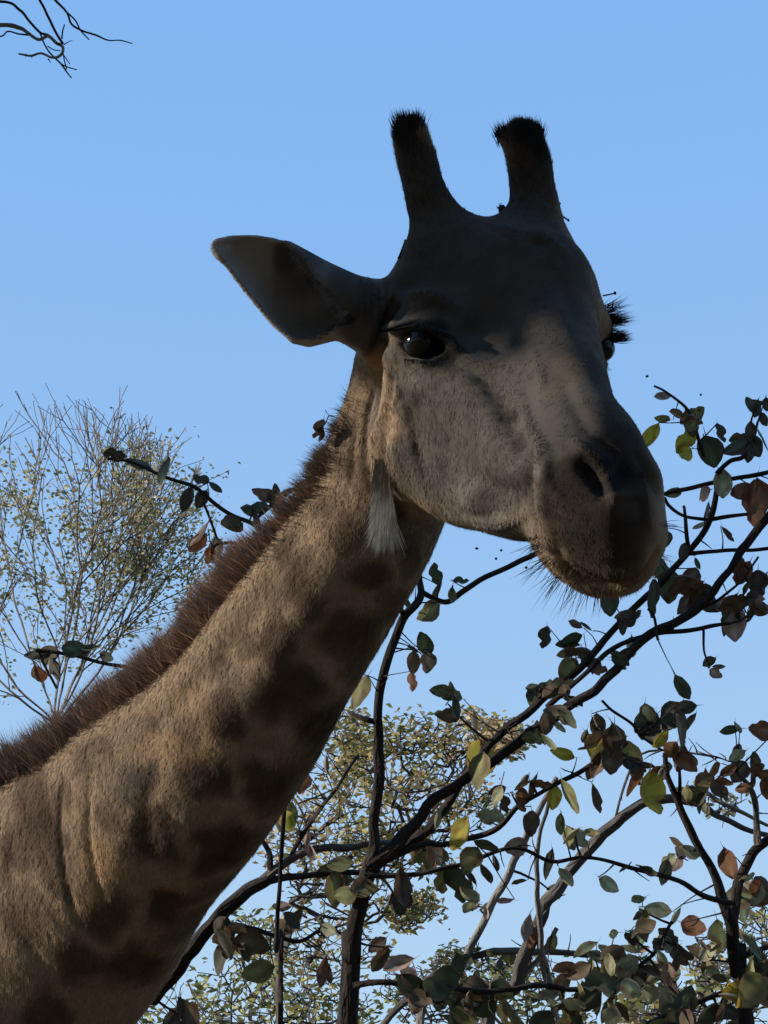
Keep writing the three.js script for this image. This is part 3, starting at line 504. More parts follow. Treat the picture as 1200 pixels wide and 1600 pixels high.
  {
    const h = Hair(900);
    for (let i = 0; i < 620; i++) { const t = rnd(), px = lerp(462, 540, t) + 6 * Math.sin(t * 3) + gauss() * 4, py = lerp(388, 492, t) + gauss() * 4, s = surf(px + 8, py - 6), k = 0.6 + 0.8 * rnd(), d = nrm3([-0.75 + 0.3 * gauss(), -0.55 + 0.35 * gauss(), 0.1 + 0.3 * gauss()]); h.add([s[0] - 0.004, s[1] - 0.003, s[2] - 0.003], d, [0, 0, 1], 0.016 * (0.4 + 0.8 * rnd()), 0.0006, [0.11 * k, 0.09 * k, 0.08 * k], [0, -0.1, 0], 1, 0.4); }
    h.build('ear_fringe', giraffe, 0.6);
  }
}
// eyes
for (const [x, y, z, r] of [eyeL, eyeR]) {
  const d = D0 - z, g = new THREE.SphereGeometry(r * KP * d, 40, 28), p = at(x, y, d); g.translate(p.x, p.y, p.z);
  part('eye', g, new THREE.MeshPhysicalMaterial({ color: new THREE.Color().setRGB(0.006, 0.004, 0.003), roughness: 0.14, specularIntensity: 0.55 }), giraffe);
}

// ---------- trees and branches ----------
const barkBump = grain(256, 12, 0, 255, 3.3), barkTone = grain(256, 5, 50, 255, 8.1);
barkBump.repeat.set(9, 3); barkTone.repeat.set(5, 2);
const bark = (r, g, b) => std(r, g, b, { map: barkTone, bumpMap: barkBump, bumpScale: 0.006, roughness: 0.95 });
const M = { dark: bark(0.040, 0.031, 0.026), grey: bark(0.11, 0.094, 0.08), pale: bark(0.24, 0.21, 0.18), rusty: bark(0.05, 0.036, 0.03) };
function tubeW(pts, n = 7, sub = 6, knob = 0.16) {             // world points [x, y, z, r], a branch with knots
  const P = spline(pts, sub).map((p, i, A) => { const w = sub > 3 && i && i < A.length - 1 ? Math.min(p[3] * 0.55, 0.006) : 0; return [p[0] + w * noise(p[0] * 27, p[1] * 27, 1), p[1] + w * noise(p[1] * 27, p[0] * 27, 4), p[2] + w * noise(p[2] * 17, p[1] * 19, 7), p[3]]; }), pos = [], idx = [], uv = []; let len = 0, ref = new THREE.Vector3(0.31, 0.2, 0.93);
  const s0 = rnd() * 50;
  for (let i = 0; i < P.length; i++) {
    const a = P[Math.max(i - 1, 0)], b = P[Math.min(i + 1, P.length - 1)], t = new THREE.Vector3(b[0] - a[0], b[1] - a[1], b[2] - a[2]).normalize();
    const u = ref.clone().addScaledVector(t, -ref.dot(t)).normalize(), v = t.clone().cross(u); ref = u;
    if (i) len += Math.hypot(P[i][0] - P[i - 1][0], P[i][1] - P[i - 1][1], P[i][2] - P[i - 1][2]);
    const r = Math.max(P[i][3], 0.0006);
    for (let k = 0; k <= n; k++) {
      const th = k / n * 2 * Math.PI, q = r * (1 + knob * noise(s0 + len * 22, Math.cos(th) * 1.3, Math.sin(th) * 1.3) + knob * 0.9 * Math.max(0, noise(s0 + 9 + len * 31, 0.5, 0.5) - 0.45) * 2), c = Math.cos(th) * q, e = Math.sin(th) * q;
      pos.push(P[i][0] + u.x * c + v.x * e, P[i][1] + u.y * c + v.y * e, P[i][2] + u.z * c + v.z * e); uv.push(k / n * r * 6.28, len);
    }
  }
  for (let i = 0; i + 1 < P.length; i++) for (let k = 0; k < n; k++) { const a = i * (n + 1) + k, b = a + n + 1; idx.push(a, a + 1, b, a + 1, b + 1, b); }
  return geom(pos, idx, null, null, uv);
}
const pxPt = ([x, y, d, r]) => { const p = at(x, y, d); return [p.x, p.y, p.z, (r > 5 ? r * 0.78 : r > 2.2 ? r * 0.9 : r) * KP * d]; };

// leaves: a few shapes, each bent along and across its midrib
function leafGeo(wide, fold, curl, bite, tipSharp, s) {
  const n = 6, m = 4, pos = [], idx = [], col = [];
  for (let i = 0; i <= n; i++) {
    const t = i / n, hw = wide * 0.5 * Math.pow(Math.sin(Math.PI * Math.pow(clamp(t * 0.985 + 0.004), tipSharp)), 0.62);
    for (let j = 0; j <= m; j++) {
      let e = j / m * 2 - 1, w = hw * e * (1 + 0.10 * noise(t * 4 + s, e * 2, s));
      if (bite && e > 0) w *= 1 - bite * Math.exp(-((t - 0.68) ** 2) / 0.018);
      if (bite > 0.5 && e < 0) w *= 1 - 0.5 * bite * Math.exp(-((t - 0.35) ** 2) / 0.01);
      const th = curl * t * t, ca = Math.cos(th), sa = Math.sin(th), z = fold * Math.abs(w) + 0.05 * noise(t * 3 + s, e * 1.5, 4 + s) - 0.35 * curl * w * w;
      const x = curl > 0.05 ? (Math.sin(curl * t) / curl) : t, y0 = curl > 0.05 ? (1 - Math.cos(curl * t)) / curl : 0;
      pos.push(x - sa * z * 0.4, w, y0 + z * ca);
      const k = 0.75 + 0.35 * noise(t * 5 + s, e * 3, 7) + (j === m / 2 ? 0.22 : 0), ed = Math.abs(e) > 0.9 || t > 0.9 ? 1 : 0;
      const sp = sstep(0.25, 0.6, noise(t * 4.5, e * 2.5 + s * 3, 11)) ; col.push(k * lerp(1, 0.75, sp) * (1 + 0.15 * ed), k * lerp(1, 0.45, sp) * (1 - 0.12 * ed), k * lerp(1, 0.4, sp));
    }
  }
  for (let i = 0; i < n; i++) for (let j = 0; j < m; j++) { const a = i * (m + 1) + j, b = a + m + 1; idx.push(a, b, a + 1, a + 1, b, b + 1); }
  const q = pos.length / 3; pos.push(-0.32, 0, 0.06, 0.02, 0.016, 0, 0.02, -0.016, 0); col.push(.6, .5, .4, .6, .5, .4, .6, .5, .4); idx.push(q, q + 1, q + 2);
  return geom(pos, idx, col);
}
const LG = [leafGeo(0.72, 0.25, 0.3, 0, 0.8, 1), leafGeo(0.62, 0.5, 0.5, 0, 0.85, 2), leafGeo(0.8, 0.15, 0.2, 0.35, 0.75, 3), leafGeo(0.5, 0.8, 0.7, 0, 0.9, 4), leafGeo(0.66, 0.35, 1.1, 0.5, 0.8, 5), leafGeo(0.42, 1.1, 1.3, 0.3, 1.0, 6), leafGeo(0.7, 0.3, 0.45, 0.7, 0.8, 7), leafGeo(0.58, 0.2, 0.2, 0, 0.95, 8), leafGeo(0.36, 0.9, 0.9, 0, 1, 9), leafGeo(0.75, 0.4, 0.8, 0.2, 0.7, 10)];
const leafM = (r, g, b, tr = 0.38) => new THREE.MeshPhysicalMaterial({ color: new THREE.Color().setRGB(r, g, b), roughness: 0.85, transmission: tr, thickness: 0, side: THREE.DoubleSide, vertexColors: true, specularIntensity: 0.5 });
const LM = { g: leafM(0.075, 0.088, 0.042, 0.32), o: leafM(0.20, 0.18, 0.06), y: leafM(0.42, 0.36, 0.04, 0.5), b: leafM(0.115, 0.082, 0.042, 0.35), r: leafM(0.19, 0.085, 0.035, 0.4), d: leafM(0.36, 0.27, 0.2, 0.25), p: leafM(0.36, 0.37, 0.20), n: leafM(0.075, 0.066, 0.040, 0.3), l: leafM(0.25, 0.26, 0.10) };  // the pale greens carry sunlight in their leaf colour
const tv = new THREE.Vector3();
function addLeaf(root, px, py, d, lenPx, deg, c, shape, flip) {  // px, py: middle of the leaf; deg: from stalk to tip, 0 right, 90 down
  const a = deg * Math.PI / 180, dir = toWorld(Math.cos(a), -Math.sin(a), rr(-0.35, 0.35)).sub(camera.position).normalize();
  const L = lenPx * KP * d * rr(0.95, 1.3), nor = toWorld(rr(-1, 1), rr(-0.8, 0.8), ((flip ?? (rnd() < 0.5)) ? -1 : 1) * rr(0.45, 1)).sub(camera.position).normalize();
  const y = nor.clone().cross(dir).normalize(), z = dir.clone().cross(y).normalize();
  const m = new THREE.Mesh(LG[shape ?? Math.floor(rnd() * LG.length)], LM[c]); m.name = 'leaf'; m.castShadow = m.receiveShadow = true;
  m.quaternion.setFromRotationMatrix(new THREE.Matrix4().makeBasis(dir, y, z));
  m.position.copy(at(px, py, d)).addScaledVector(dir, -L * 0.5).sub(root.position); m.scale.setScalar(L);
  root.add(m); return m;
}
function makeTree(name, label, cat, basePx, group) {            // base: where its trunk meets the ground
  const p = at(...basePx), root = thing(name, new THREE.Vector3(p.x, 0, p.z), label, cat, group);
  root.userData_pts = [];
  const T = {
    root, nodes: [],
    branch(pts, mat, nm = 'branch', twigs = 0) {
      const W = pts.map(pxPt), gs = [tubeW(W, pts[0][3] > 9 ? 10 : 7)];
      const S = spline(pts, 8); T.nodes.push(...S);
      for (let i = 0; i < twigs; i++) { const s = S[Math.floor(rr(0.15, 0.98) * (S.length - 1))], a = rr(0, 6.28), l = rr(14, 42); gs.push(tubeW([s, [s[0] + Math.cos(a) * l * .5 + rr(-4, 4), s[1] + Math.sin(a) * l * .5, s[2] + rr(-.03, .03), 1.1], [s[0] + Math.cos(a) * l, s[1] + Math.sin(a) * l, s[2] + rr(-.06, .06), 0.5]].map((q, k) => pxPt([q[0], q[1], q[2], k ? q[3] : 1.6])), 4, 3)); }
      part(nm, mergeGeometries(gs), mat, root); return T;
    },
    near(x, y) { let b = null, e = 1e9; for (const s of T.nodes) { const q = (s[0] - x) ** 2 + (s[1] - y) ** 2; if (q < e) { e = q; b = s; } } return b; },
    cluster(x, y, n, spread, len, pal, down = 0.4) {
      const s = T.near(x, y), gs = [], d = s[2] + rr(-0.06, 0.06);
      const mid = [lerp(s[0], x, 0.5) + rr(-6, 6), lerp(s[1], y, 0.5) + rr(-6, 6), (s[2] + d) / 2, 1.9];
      gs.push(tubeW([[s[0], s[1], s[2], 2.6], mid, [x, y, d, 1.3]].map(pxPt), 5, 4));
      for (let i = 0; i < n; i++) {
        const a = rr(0, 6.28), r = spread * Math.sqrt(rnd()), cx = x + Math.cos(a) * r, cy = y + Math.sin(a) * r * 0.8, out = Math.atan2(cy - y + spread * down, cx - x) * 180 / Math.PI + rr(-45, 45), L = len * rr(0.72, 1.2);
        const dd = d + rr(-0.08, 0.08), bx = cx - Math.cos(out * Math.PI / 180) * L * 0.66, by = cy - Math.sin(out * Math.PI / 180) * L * 0.66;
        addLeaf(root, cx, cy, dd, L, out, pal[Math.floor(rnd() * pal.length)]);
        if (i % 2 === 0) gs.push(tubeW([[x + rr(-4, 4), y + rr(-4, 4), d, 1.0], [lerp(x, bx, .6) + rr(-3, 3), lerp(y, by, .6), (d + dd) / 2, 0.8], [bx, by, dd, 0.6]].map(pxPt), 4, 2));
      }
      part('twig', mergeGeometries(gs), M.rusty, root); return T;
    },
    leaf(x, y, len, deg, c, shape, flip) {
      const s = T.near(x, y), d = s[2] + rr(-0.05, 0.05), a = deg * Math.PI / 180, bx = x - Math.cos(a) * len * 0.62, by = y - Math.sin(a) * len * 0.62;
      addLeaf(root, x, y, d, len, deg, c, shape, flip);
      const q = Math.hypot(s[0] - bx, s[1] - by); if (q > 5 && q < 90) part('twig', tubeW([[s[0], s[1], s[2], 1.5], [lerp(s[0], bx, .5) + rr(-3, 3), lerp(s[1], by, .5) + rr(-3, 3), (s[2] + d) / 2, 1], [bx, by, d, 0.8]].map(pxPt), 4, 3), M.rusty, root);
      return T;
    },
  };
  delete root.userData_pts; return T;
}
const down = (x, y, d, r, r2) => { const p = at(x, y, d), q = toCam(p.x, 0.02, p.z), [a, b] = toPx(...q); return [[a + 20, b, -q[2], r2 || r * 1.3], [(a + x) / 2 - 25, (b + y) / 2, (d - q[2]) / 2, r * 1.12]]; };

// the near tree: forked dark stem and two long boughs running behind the muzzle
{
  const d = 2.5, T = makeTree('round_leaf_tree', 'dark forked tree with leathery round leaves right behind the giraffe', 'tree', [545, 1600, d]);
  T.branch([...down(545, 1600, d, 20, 30), [545, 1600, d, 20], [549, 1500, d, 17], [562, 1420, d, 17], [580, 1352, d, 16]], M.dark, 'trunk');
  T.branch([[578, 1360, d, 13], [583, 1290, d, 10.5], [593, 1200, d, 10.5], [588, 1110, d, 9], [601, 1040, d, 9], [632, 970, d, 9], [655, 935, d, 8], [656, 900, d + .03, 6.5], [640, 840, d + .06, 5]], M.dark, 'branch', 3);
  T.branch([[655, 925, d, 6], [680, 936, d + .02, 5.5], [705, 936, d + .03, 5], [760, 902, d + .05, 5], [810, 877, d + .07, 5], [850, 858, d + .09, 5], [900, 815, d + .1, 3]], M.dark, 'branch');
  T.branch([[632, 966, d, 5], [626, 948, d - .02, 4]], M.dark); T.branch([[588, 1130, d, 5], [568, 1122, d, 4.5], [545, 1112, d + .03, 3]], M.dark);
  T.branch([[578, 1365, d, 17], [620, 1318, d, 14], [680, 1250, d, 11], [760, 1195, d, 10.5], [830, 1148, d, 10], [890, 1105, d, 10], [945, 1062, d, 9.5], [1000, 1005, d, 9], [1055, 972, d, 9], [1095, 948, d, 9], [1140, 890, d, 8], [1200, 808, d, 8], [1260, 740, d, 7]], M.dark, 'branch', 8);
  T.branch([[625, 1330, d + .04, 12], [690, 1270, d + .05, 10], [718, 1225, d + .06, 8.5], [775, 1155, d + .08, 8], [845, 1095, d + .1, 8], [905, 1045, d + .1, 7.5], [965, 975, d + .1, 7], [1030, 915, d + .08, 6.5], [1078, 862, d + .06, 6], [1110, 810, d + .04, 6], [1122, 755, d + .02, 5], [1124, 735, d, 4]], M.dark, 'branch', 8);
  T.branch([[855, 1105, d + .06, 5], [905, 1060, d + .04, 4.5], [960, 1012, d + .02, 4.5], [1030, 990, d, 4], [1078, 985, d, 4], [1110, 980, d, 4], [1140, 975, d, 2.5]], M.dark, 'branch', 3);
  T.branch([[1032, 775, d + .05, 3.5], [1080, 762, d + .04, 4], [1140, 750, d + .04, 4], [1200, 738, d + .02, 4], [1270, 715, d, 4]], M.dark, 'branch', 3);
  T.branch([[1078, 865, d + .06, 4], [1110, 862, d + .05, 3.5], [1165, 860, d + .04, 3.5], [1230, 855, d, 3]], M.dark); T.branch([[1078, 860, d + .06, 4], [1072, 825, d + .05, 3.5], [1068, 790, d + .05, 2.5]], M.dark);
  T.branch([[1108, 812, d + .05, 4], [1140, 806, d + .04, 3.5], [1190, 800, d + .03, 3]], M.dark); T.branch([[1108, 812, d + .05, 3.5], [1070, 808, d + .05, 3], [1045, 792, d + .06, 3], [1038, 778, d + .06, 2.5]], M.dark);
  T.branch([[1120, 740, d, 4], [1140, 722, d, 4], [1160, 715, d, 4], [1178, 690, d, 3]], M.dark); T.branch([[1100, 715, d, 3], [1092, 685, d, 3.5], [1080, 652, d, 3], [1066, 632, d, 2.5], [1040, 612, d, 2], [1022, 603, d, 1.8]], M.dark);
  T.branch([[1012, 952, d, 2.5], [1022, 965, d, 2.5], [1028, 1000, d - .02, 2.5]], M.dark); T.branch([[1100, 950, d, 3], [1125, 935, d, 2.5], [1160, 905, d, 2], [1185, 870, d, 2]], M.dark);
  T.branch([[580, 1360, d, 7], [650, 1325, d, 6], [705, 1316, d, 5], [770, 1300, d - .03, 5], [810, 1258, d - .05, 4.5], [850, 1235, d - .06, 4], [905, 1205, d - .06, 4.5], [945, 1185, d - .06, 4], [980, 1160, d - .05, 3]], M.dark, 'branch', 6);
  T.branch([[570, 1368, d - .02, 5], [640, 1368, d - .02, 4.5], [720, 1350, d - .03, 4], [800, 1325, d - .04, 3.5], [860, 1345, d - .04, 3.5], [925, 1340, d - .04, 3.5], [985, 1355, d - .04, 4], [1060, 1375, d - .03, 4.5], [1105, 1400, d, 5], [1150, 1412, d, 5]], M.dark, 'branch', 4);
  T.branch([[1000, 1150, d, 3], [985, 1130, d, 2.5], [955, 1110, d, 2.2], [940, 1095, d, 2]], M.dark);
  T.branch([[552, 1540, d - .06, 7], [590, 1535, d - .08, 6], [650, 1538, d - .08, 5.5], [760, 1550, d - .08, 5.5], [840, 1540, d - .06, 5], [890, 1545, d - .05, 4.5], [960, 1535, d - .05, 4], [1020, 1490, d - .04, 3.5], [1050, 1440, d - .04, 3]], M.dark, 'branch', 5);
  const L = (...a) => T.leaf(...a);
  L(1034, 622, 26, 170, 'd', 3); L(1018, 683, 40, 115, 'y', 7); L(1035, 656, 27, 180, 'o', 0); L(1055, 650, 32, 185, 'r', 1); L(1068, 688, 46, 130, 'y', 6); L(1062, 712, 36, 150, 'y', 4); L(1110, 708, 52, 70, 'g', 0); L(1156, 697, 46, 165, 'g', 7); L(1124, 678, 28, 80, 'n', 6);
  L(1178, 785, 60, 100, 'r', 2); L(1160, 775, 44, 160, 'r', 9); L(1188, 690, 50, 80, 'g', 0); L(1130, 755, 40, 85, 'p', 1); L(1092, 770, 32, 165, 'd', 4); L(1100, 797, 24, 120, 'd', 3); L(1130, 838, 26, 75, 'b', 5); L(1052, 768, 28, 170, 'o', 0); L(1040, 842, 28, 90, 'b', 2); L(1066, 862, 24, 110, 'n', 0); L(1091, 880, 22, 60, 'g', 7); L(1080, 905, 34, 120, 'b', 2); L(1095, 825, 26, 140, 'p', 8); L(1197, 632, 22, 90, 'n', 0); L(1196, 655, 22, 60, 'n', 1);
  L(952, 942, 36, 85, 'g', 0); L(1036, 888, 46, 60, 'g', 0); L(1018, 935, 48, 100, 'g', 2); L(1052, 915, 44, 80, 'g', 9); L(852, 996, 30, 100, 'n', 6); L(893, 1002, 36, 150, 'g', 0); L(885, 1022, 26, 165, 'o', 7); L(897, 976, 26, 200, 'b', 3); L(920, 975, 20, 240, 'b', 8); L(990, 1010, 30, 80, 'p', 0); L(1067, 1074, 36, 60, 'g', 3);
  L(747, 1190, 66, 105, 'y', 0); L(752, 1205, 50, 95, 'o', 2); L(688, 1078, 38, 185, 'g', 7); L(705, 1086, 34, 200, 'g', 6); L(711, 1078, 32, 275, 'g', 8); L(698, 1119, 42, 180, 'b', 2); L(735, 1128, 36, 245, 'n', 8); L(762, 1170, 28, 270, 'r', 8);
  L(683, 896, 30, 265, 'g', 6); L(720, 909, 26, 10, 'g', 6); L(685, 925, 38, 105, 'b', 7); L(700, 935, 36, 110, 'o', 5); L(668, 955, 42, 150, 'o', 2); L(638, 942, 28, 250, 'g', 8); L(664, 1005, 36, 250, 'g', 7); L(676, 1020, 28, 350, 'g', 5); L(645, 1035, 40, 95, 'b', 7); L(668, 1035, 34, 100, 'n', 2); L(641, 1066, 28, 95, 'r', 6); L(643, 1018, 24, 190, 'n', 8); L(561, 1080, 46, 120, 'o', 7);
  L(878, 1180, 38, 190, 'y', 0); L(1028, 1152, 40, 150, 'y', 1); L(1012, 1240, 60, 95, 'y', 4); L(1000, 1225, 54, 110, 'r', 1); L(866, 1247, 42, 100, 'y', 7); L(888, 1246, 46, 70, 'l', 7); L(920, 1250, 46, 100, 'b', 5); L(768, 1280, 40, 20, 'p', 6); L(720, 1302, 48, 110, 'y', 7); L(735, 1345, 46, 120, 'o', 2); L(760, 1324, 40, 30, 'g', 7); L(835, 1287, 44, 80, 'b', 9); L(804, 1321, 38, 180, 'd', 9); L(861, 1352, 44, 95, 'n', 0); L(880, 1288, 34, 80, 'l', 3); L(883, 1372, 36, 60, 'p', 0); L(950, 1383, 32, 40, 'p', 0); L(977, 1358, 24, 130, 'g', 7); L(1037, 1362, 40, 110, 'g', 7); L(1012, 1358, 32, 20, 'n', 5);
  L(622, 1392, 60, 95, 'b', 5); L(628, 1410, 40, 100, 'n', 2); L(712, 1386, 58, 80, 'g', 6); L(692, 1372, 40, 95, 'o', 6); L(752, 1372, 46, 85, 'b', 5); L(770, 1350, 32, 90, 'n', 8); L(742, 1368, 28, 260, 'n', 8); L(812, 1382, 24, 150, 'b', 3); L(815, 1450, 46, 120, 'd', 5); L(826, 1462, 44, 95, 'r', 7); L(866, 1475, 30, 80, 'o', 1); L(625, 1510, 40, 150, 'd', 3); L(788, 1402, 26, 190, 'd', 3);
  L(1050, 1120, 44, 120, 'n', 2); L(1084, 1130, 36, 100, 'n', 1); L(1060, 1140, 50, 100, 'b', 0); L(1070, 1105, 32, 170, 'n', 7); L(1008, 1120, 36, 90, 'g', 9); L(925, 1140, 40, 90, 'o', 8);
  const C2 = (...a) => T.cluster(...a);
  C2(1082, 660, 6, 18, 30, 'bbrno'); C2(1088, 925, 9, 34, 38, 'bbngr'); C2(1166, 962, 12, 34, 40, 'bbddn', 1); C2(1160, 885, 4, 20, 32, 'rrb'); C2(915, 1030, 9, 36, 30, 'gobb'); C2(845, 1075, 6, 26, 26, 'ggp'); C2(878, 1088, 6, 26, 30, 'bbg'); C2(960, 1025, 5, 26, 28, 'gbn'); C2(965, 1185, 11, 52, 46, 'nnobb', 0.8); C2(930, 1150, 6, 30, 40, 'bnny'); C2(1020, 1130, 6, 26, 40, 'ngn'); C2(830, 1222, 5, 22, 28, 'brg'); C2(1170, 690, 6, 24, 32, 'gnb'); C2(668, 1330, 6, 26, 40, 'bod', 1); C2(905, 1545, 10, 40, 42, 'oorb'); C2(1000, 1500, 14, 50, 36, 'ppbrdn'); C2(985, 1455, 9, 40, 32, 'pppbn'); C2(690, 1570, 8, 50, 48, 'ggo'); C2(770, 1565, 8, 40, 50, 'ggo'); C2(640, 1545, 5, 30, 40, 'bgd'); C2(1060, 1480, 7, 34, 34, 'nbbp'); C2(930, 1500, 9, 36, 34, 'ppob'); C2(1040, 1530, 9, 40, 38, 'pbdn'); C2(960, 1560, 9, 44, 42, 'ppgb'); C2(870, 1580, 9, 40, 40, 'pogb'); C2(720, 1540, 6, 40, 44, 'ggb'); C2(600, 1480, 4, 26, 36, 'bd'); C2(700, 1100, 2, 14, 30, 'g'); C2(850, 1160, 5, 26, 30, 'gop'); C2(800, 1240, 5, 26, 28, 'pbr'); C2(900, 1300, 4, 24, 30, 'lop'); C2(560, 1395, 4, 24, 34, 'olb'); C2(680, 1290, 4, 22, 30, 'olp'); C2(740, 1410, 3, 20, 30, 'bop'); C2(1000, 1420, 4, 22, 32, 'plp'); C2(1180, 640, 3, 16, 28, 'gn'); C2(1110, 1040, 3, 18, 28, 'bd'); C2(1190, 920, 5, 26, 36, 'bbn', 1); C2(1060, 1180, 5, 24, 36, 'nbr'); C2(870, 1120, 5, 24, 30, 'gpb'); C2(985, 970, 4, 20, 28, 'gnb');
}
// dark bough rising from the lower left behind the neck
{
  const d = 2.75, T = makeTree('dark_leaning_tree', 'dark bough rising from the lower left corner of the sky behind the giraffe neck', 'tree', [160, 1660, d]);
  T.branch([...down(160, 1660, d, 16, 24), [160, 1660, d, 16], [240, 1560, d, 15], [310, 1465, d, 15], [370, 1405, d, 14], [420, 1372, d, 13]], M.dark, 'trunk');
  T.branch([[410, 1378, d, 11], [450, 1345, d, 9], [490, 1328, d, 8], [550, 1322, d + .03, 7], [610, 1318, d + .05, 5], [680, 1330, d + .08, 3]], M.grey, 'branch', 5); T.branch([[415, 1376, d, 8], [450, 1370, d, 7], [500, 1365, d, 6], [560, 1363, d + .04, 5], [640, 1370, d + .06, 3]], M.dark, 'branch', 4);
  T.branch([[425, 1360, d, 6], [422, 1335, d, 5], [410, 1315, d, 4]], M.dark); T.branch([[455, 1340, d, 4], [480, 1295, d, 4], [520, 1240, d, 3], [560, 1180, d + .1, 2]], M.dark, 'branch', 5);
  T.branch([[330, 1450, d, 5], [390, 1452, d, 4], [440, 1465, d, 4], [470, 1470, d, 3.5], [500, 1452, d, 3]], M.dark, 'branch', 4);
  const L = (...a) => T.leaf(...a);
  L(448, 1275, 52, 110, 'l', 6); L(440, 1290, 44, 130, 'y', 4); L(500, 1195, 34, 120, 'b', 5); L(474, 1225, 30, 110, 'r', 2); L(492, 1520, 54, 125, 'r', 5); L(505, 1525, 46, 115, 'b', 8); L(403, 1517, 42, 170, 'o', 0); L(425, 1520, 44, 100, 'l', 9); L(522, 1390, 46, 95, 'o', 2); L(532, 1350, 38, 170, 'l', 7); L(515, 1452, 26, 20, 'p', 0);
  T.cluster(360, 1475, 8, 36, 42, 'bbno', 1).cluster(280, 1585, 5, 30, 44, 'obn').cluster(450, 1440, 5, 26, 32, 'bdn', 1).cluster(515, 1375, 5, 24, 36, 'bob', 1).cluster(490, 1310, 4, 24, 30, 'db');
}
// right-hand tree with a dark upright trunk
{
  const d = 2.7, T = makeTree('slender_dark_tree', 'slender dark tree with an upright trunk at the lower right', 'tree', [1165, 1600, d]);
  T.branch([...down(1165, 1600, d, 15, 22), [1165, 1600, d, 15], [1150, 1520, d, 13], [1146, 1450, d, 13], [1135, 1420, d, 12]], M.dark, 'trunk');
  T.branch([[1138, 1425, d, 11], [1120, 1380, d, 9], [1085, 1310, d, 8], [1062, 1262, d, 7], [1042, 1215, d, 6], [1038, 1180, d, 4.5]], M.dark, 'branch', 6);
  T.branch([[1146, 1450, d, 10], [1155, 1380, d + .03, 10], [1175, 1335, d + .04, 10], [1215, 1305, d + .05, 9]], M.dark, 'branch', 2); T.branch([[1185, 1320, d + .04, 8], [1180, 1270, d + .04, 6], [1172, 1235, d + .04, 5], [1150, 1205, d + .04, 3]], M.grey, 'branch', 5);
  T.branch([[1150, 1540, d, 6], [1110, 1560, d, 4], [1060, 1578, d, 4], [1010, 1600, d, 4]], M.dark, 'branch', 4); T.branch([[1060, 1262, d, 3.5], [1062, 1225, d, 3], [1060, 1180, d, 2.5]], M.dark, 'branch', 3); T.branch([[1150, 1500, d, 5], [1200, 1480, d, 4], [1260, 1490, d, 4]], M.dark, 'branch', 3);
  const L = (...a) => T.leaf(...a);
  L(1140, 1349, 44, 70, 'r', 0); L(1166, 1420, 46, 85, 'p', 0); L(1028, 1421, 40, 185, 'p', 7); L(1052, 1428, 30, 130, 'p', 8); L(1170, 1380, 40, 0, 'p', 9); L(1075, 1332, 40, 200, 'p', 7); L(1126, 1465, 44, 80, 'l', 6); L(1085, 1450, 36, 20, 'r', 9); L(1125, 1530, 22, 200, 'g', 7); L(1190, 1140, 34, 190, 'r', 2); L(1135, 1138, 34, 180, 'g', 8); L(1150, 1142, 24, 80, 'p', 8); L(1155, 1175, 26, 90, 'b', 1); L(1152, 1180, 26, 150, 'p', 7); L(1110, 1200, 32, 160, 'r', 9);
  T.cluster(1120, 1220, 8, 30, 32, 'rrbbo').cluster(1180, 1215, 9, 34, 34, 'brrb').cluster(1090, 1235, 5, 26, 34, 'gob').cluster(1180, 1400, 8, 32, 38, 'bbpr').cluster(1185, 1510, 9, 36, 46, 'ggln').cluster(1180, 1560, 7, 34, 46, 'yogb').cluster(1065, 1585, 8, 44, 46, 'gbd').cluster(1060, 1340, 4, 20, 28, 'dbp').cluster(1105, 1500, 6, 26, 34, 'bpp').cluster(1040, 1205, 4, 22, 32, 'gb').cluster(1130, 1590, 6, 34, 40, 'gbn');
}
// pale leaning stems behind
{
  const d = 3.6, T = makeTree('pale_leaning_tree', 'pale barked tree leaning right behind the dark boughs', 'tree', [770, 1620, d]);
  T.branch([...down(760, 1640, d, 15, 22), [760, 1640, d, 15], [800, 1545, d, 14], [840, 1440, d, 13], [880, 1375, d, 13], [940, 1305, d, 12], [1000, 1258, d, 10], [1050, 1248, d, 9], [1100, 1262, d, 7], [1150, 1290, d, 6], [1210, 1310, d, 5]], M.grey, 'trunk');
  T.branch([[1040, 1250, d, 5], [1090, 1235, d, 4], [1140, 1260, d, 4], [1200, 1290, d, 3]], M.pale, 'branch', 8); T.branch([[865, 1545, d, 5], [850, 1500, d, 5], [842, 1440, d - .05, 5], [838, 1370, d - .1, 4.5], [842, 1310, d - .1, 4], [862, 1240, d - .12, 3]], M.pale, 'branch', 3);
  T.branch([[872, 1610, d, 7], [862, 1560, d, 6], [845, 1500, d, 5], [842, 1440, d, 4]], M.pale); T.branch([[815, 1530, d, 5], [840, 1500, d, 4.5], [870, 1450, d, 4]], M.pale);
  T.branch([[960, 1285, d, 2], [1000, 1180, d, 2], [1100, 1180, d, 1.5], [1140, 1190, d, 1]], M.grey, 'branch', 12);
  for (const [x, y] of [[1100, 1250], [1125, 1265], [1150, 1255], [1080, 1240]]) T.cluster(x, y, 9, 26, 12, 'ppl');
}
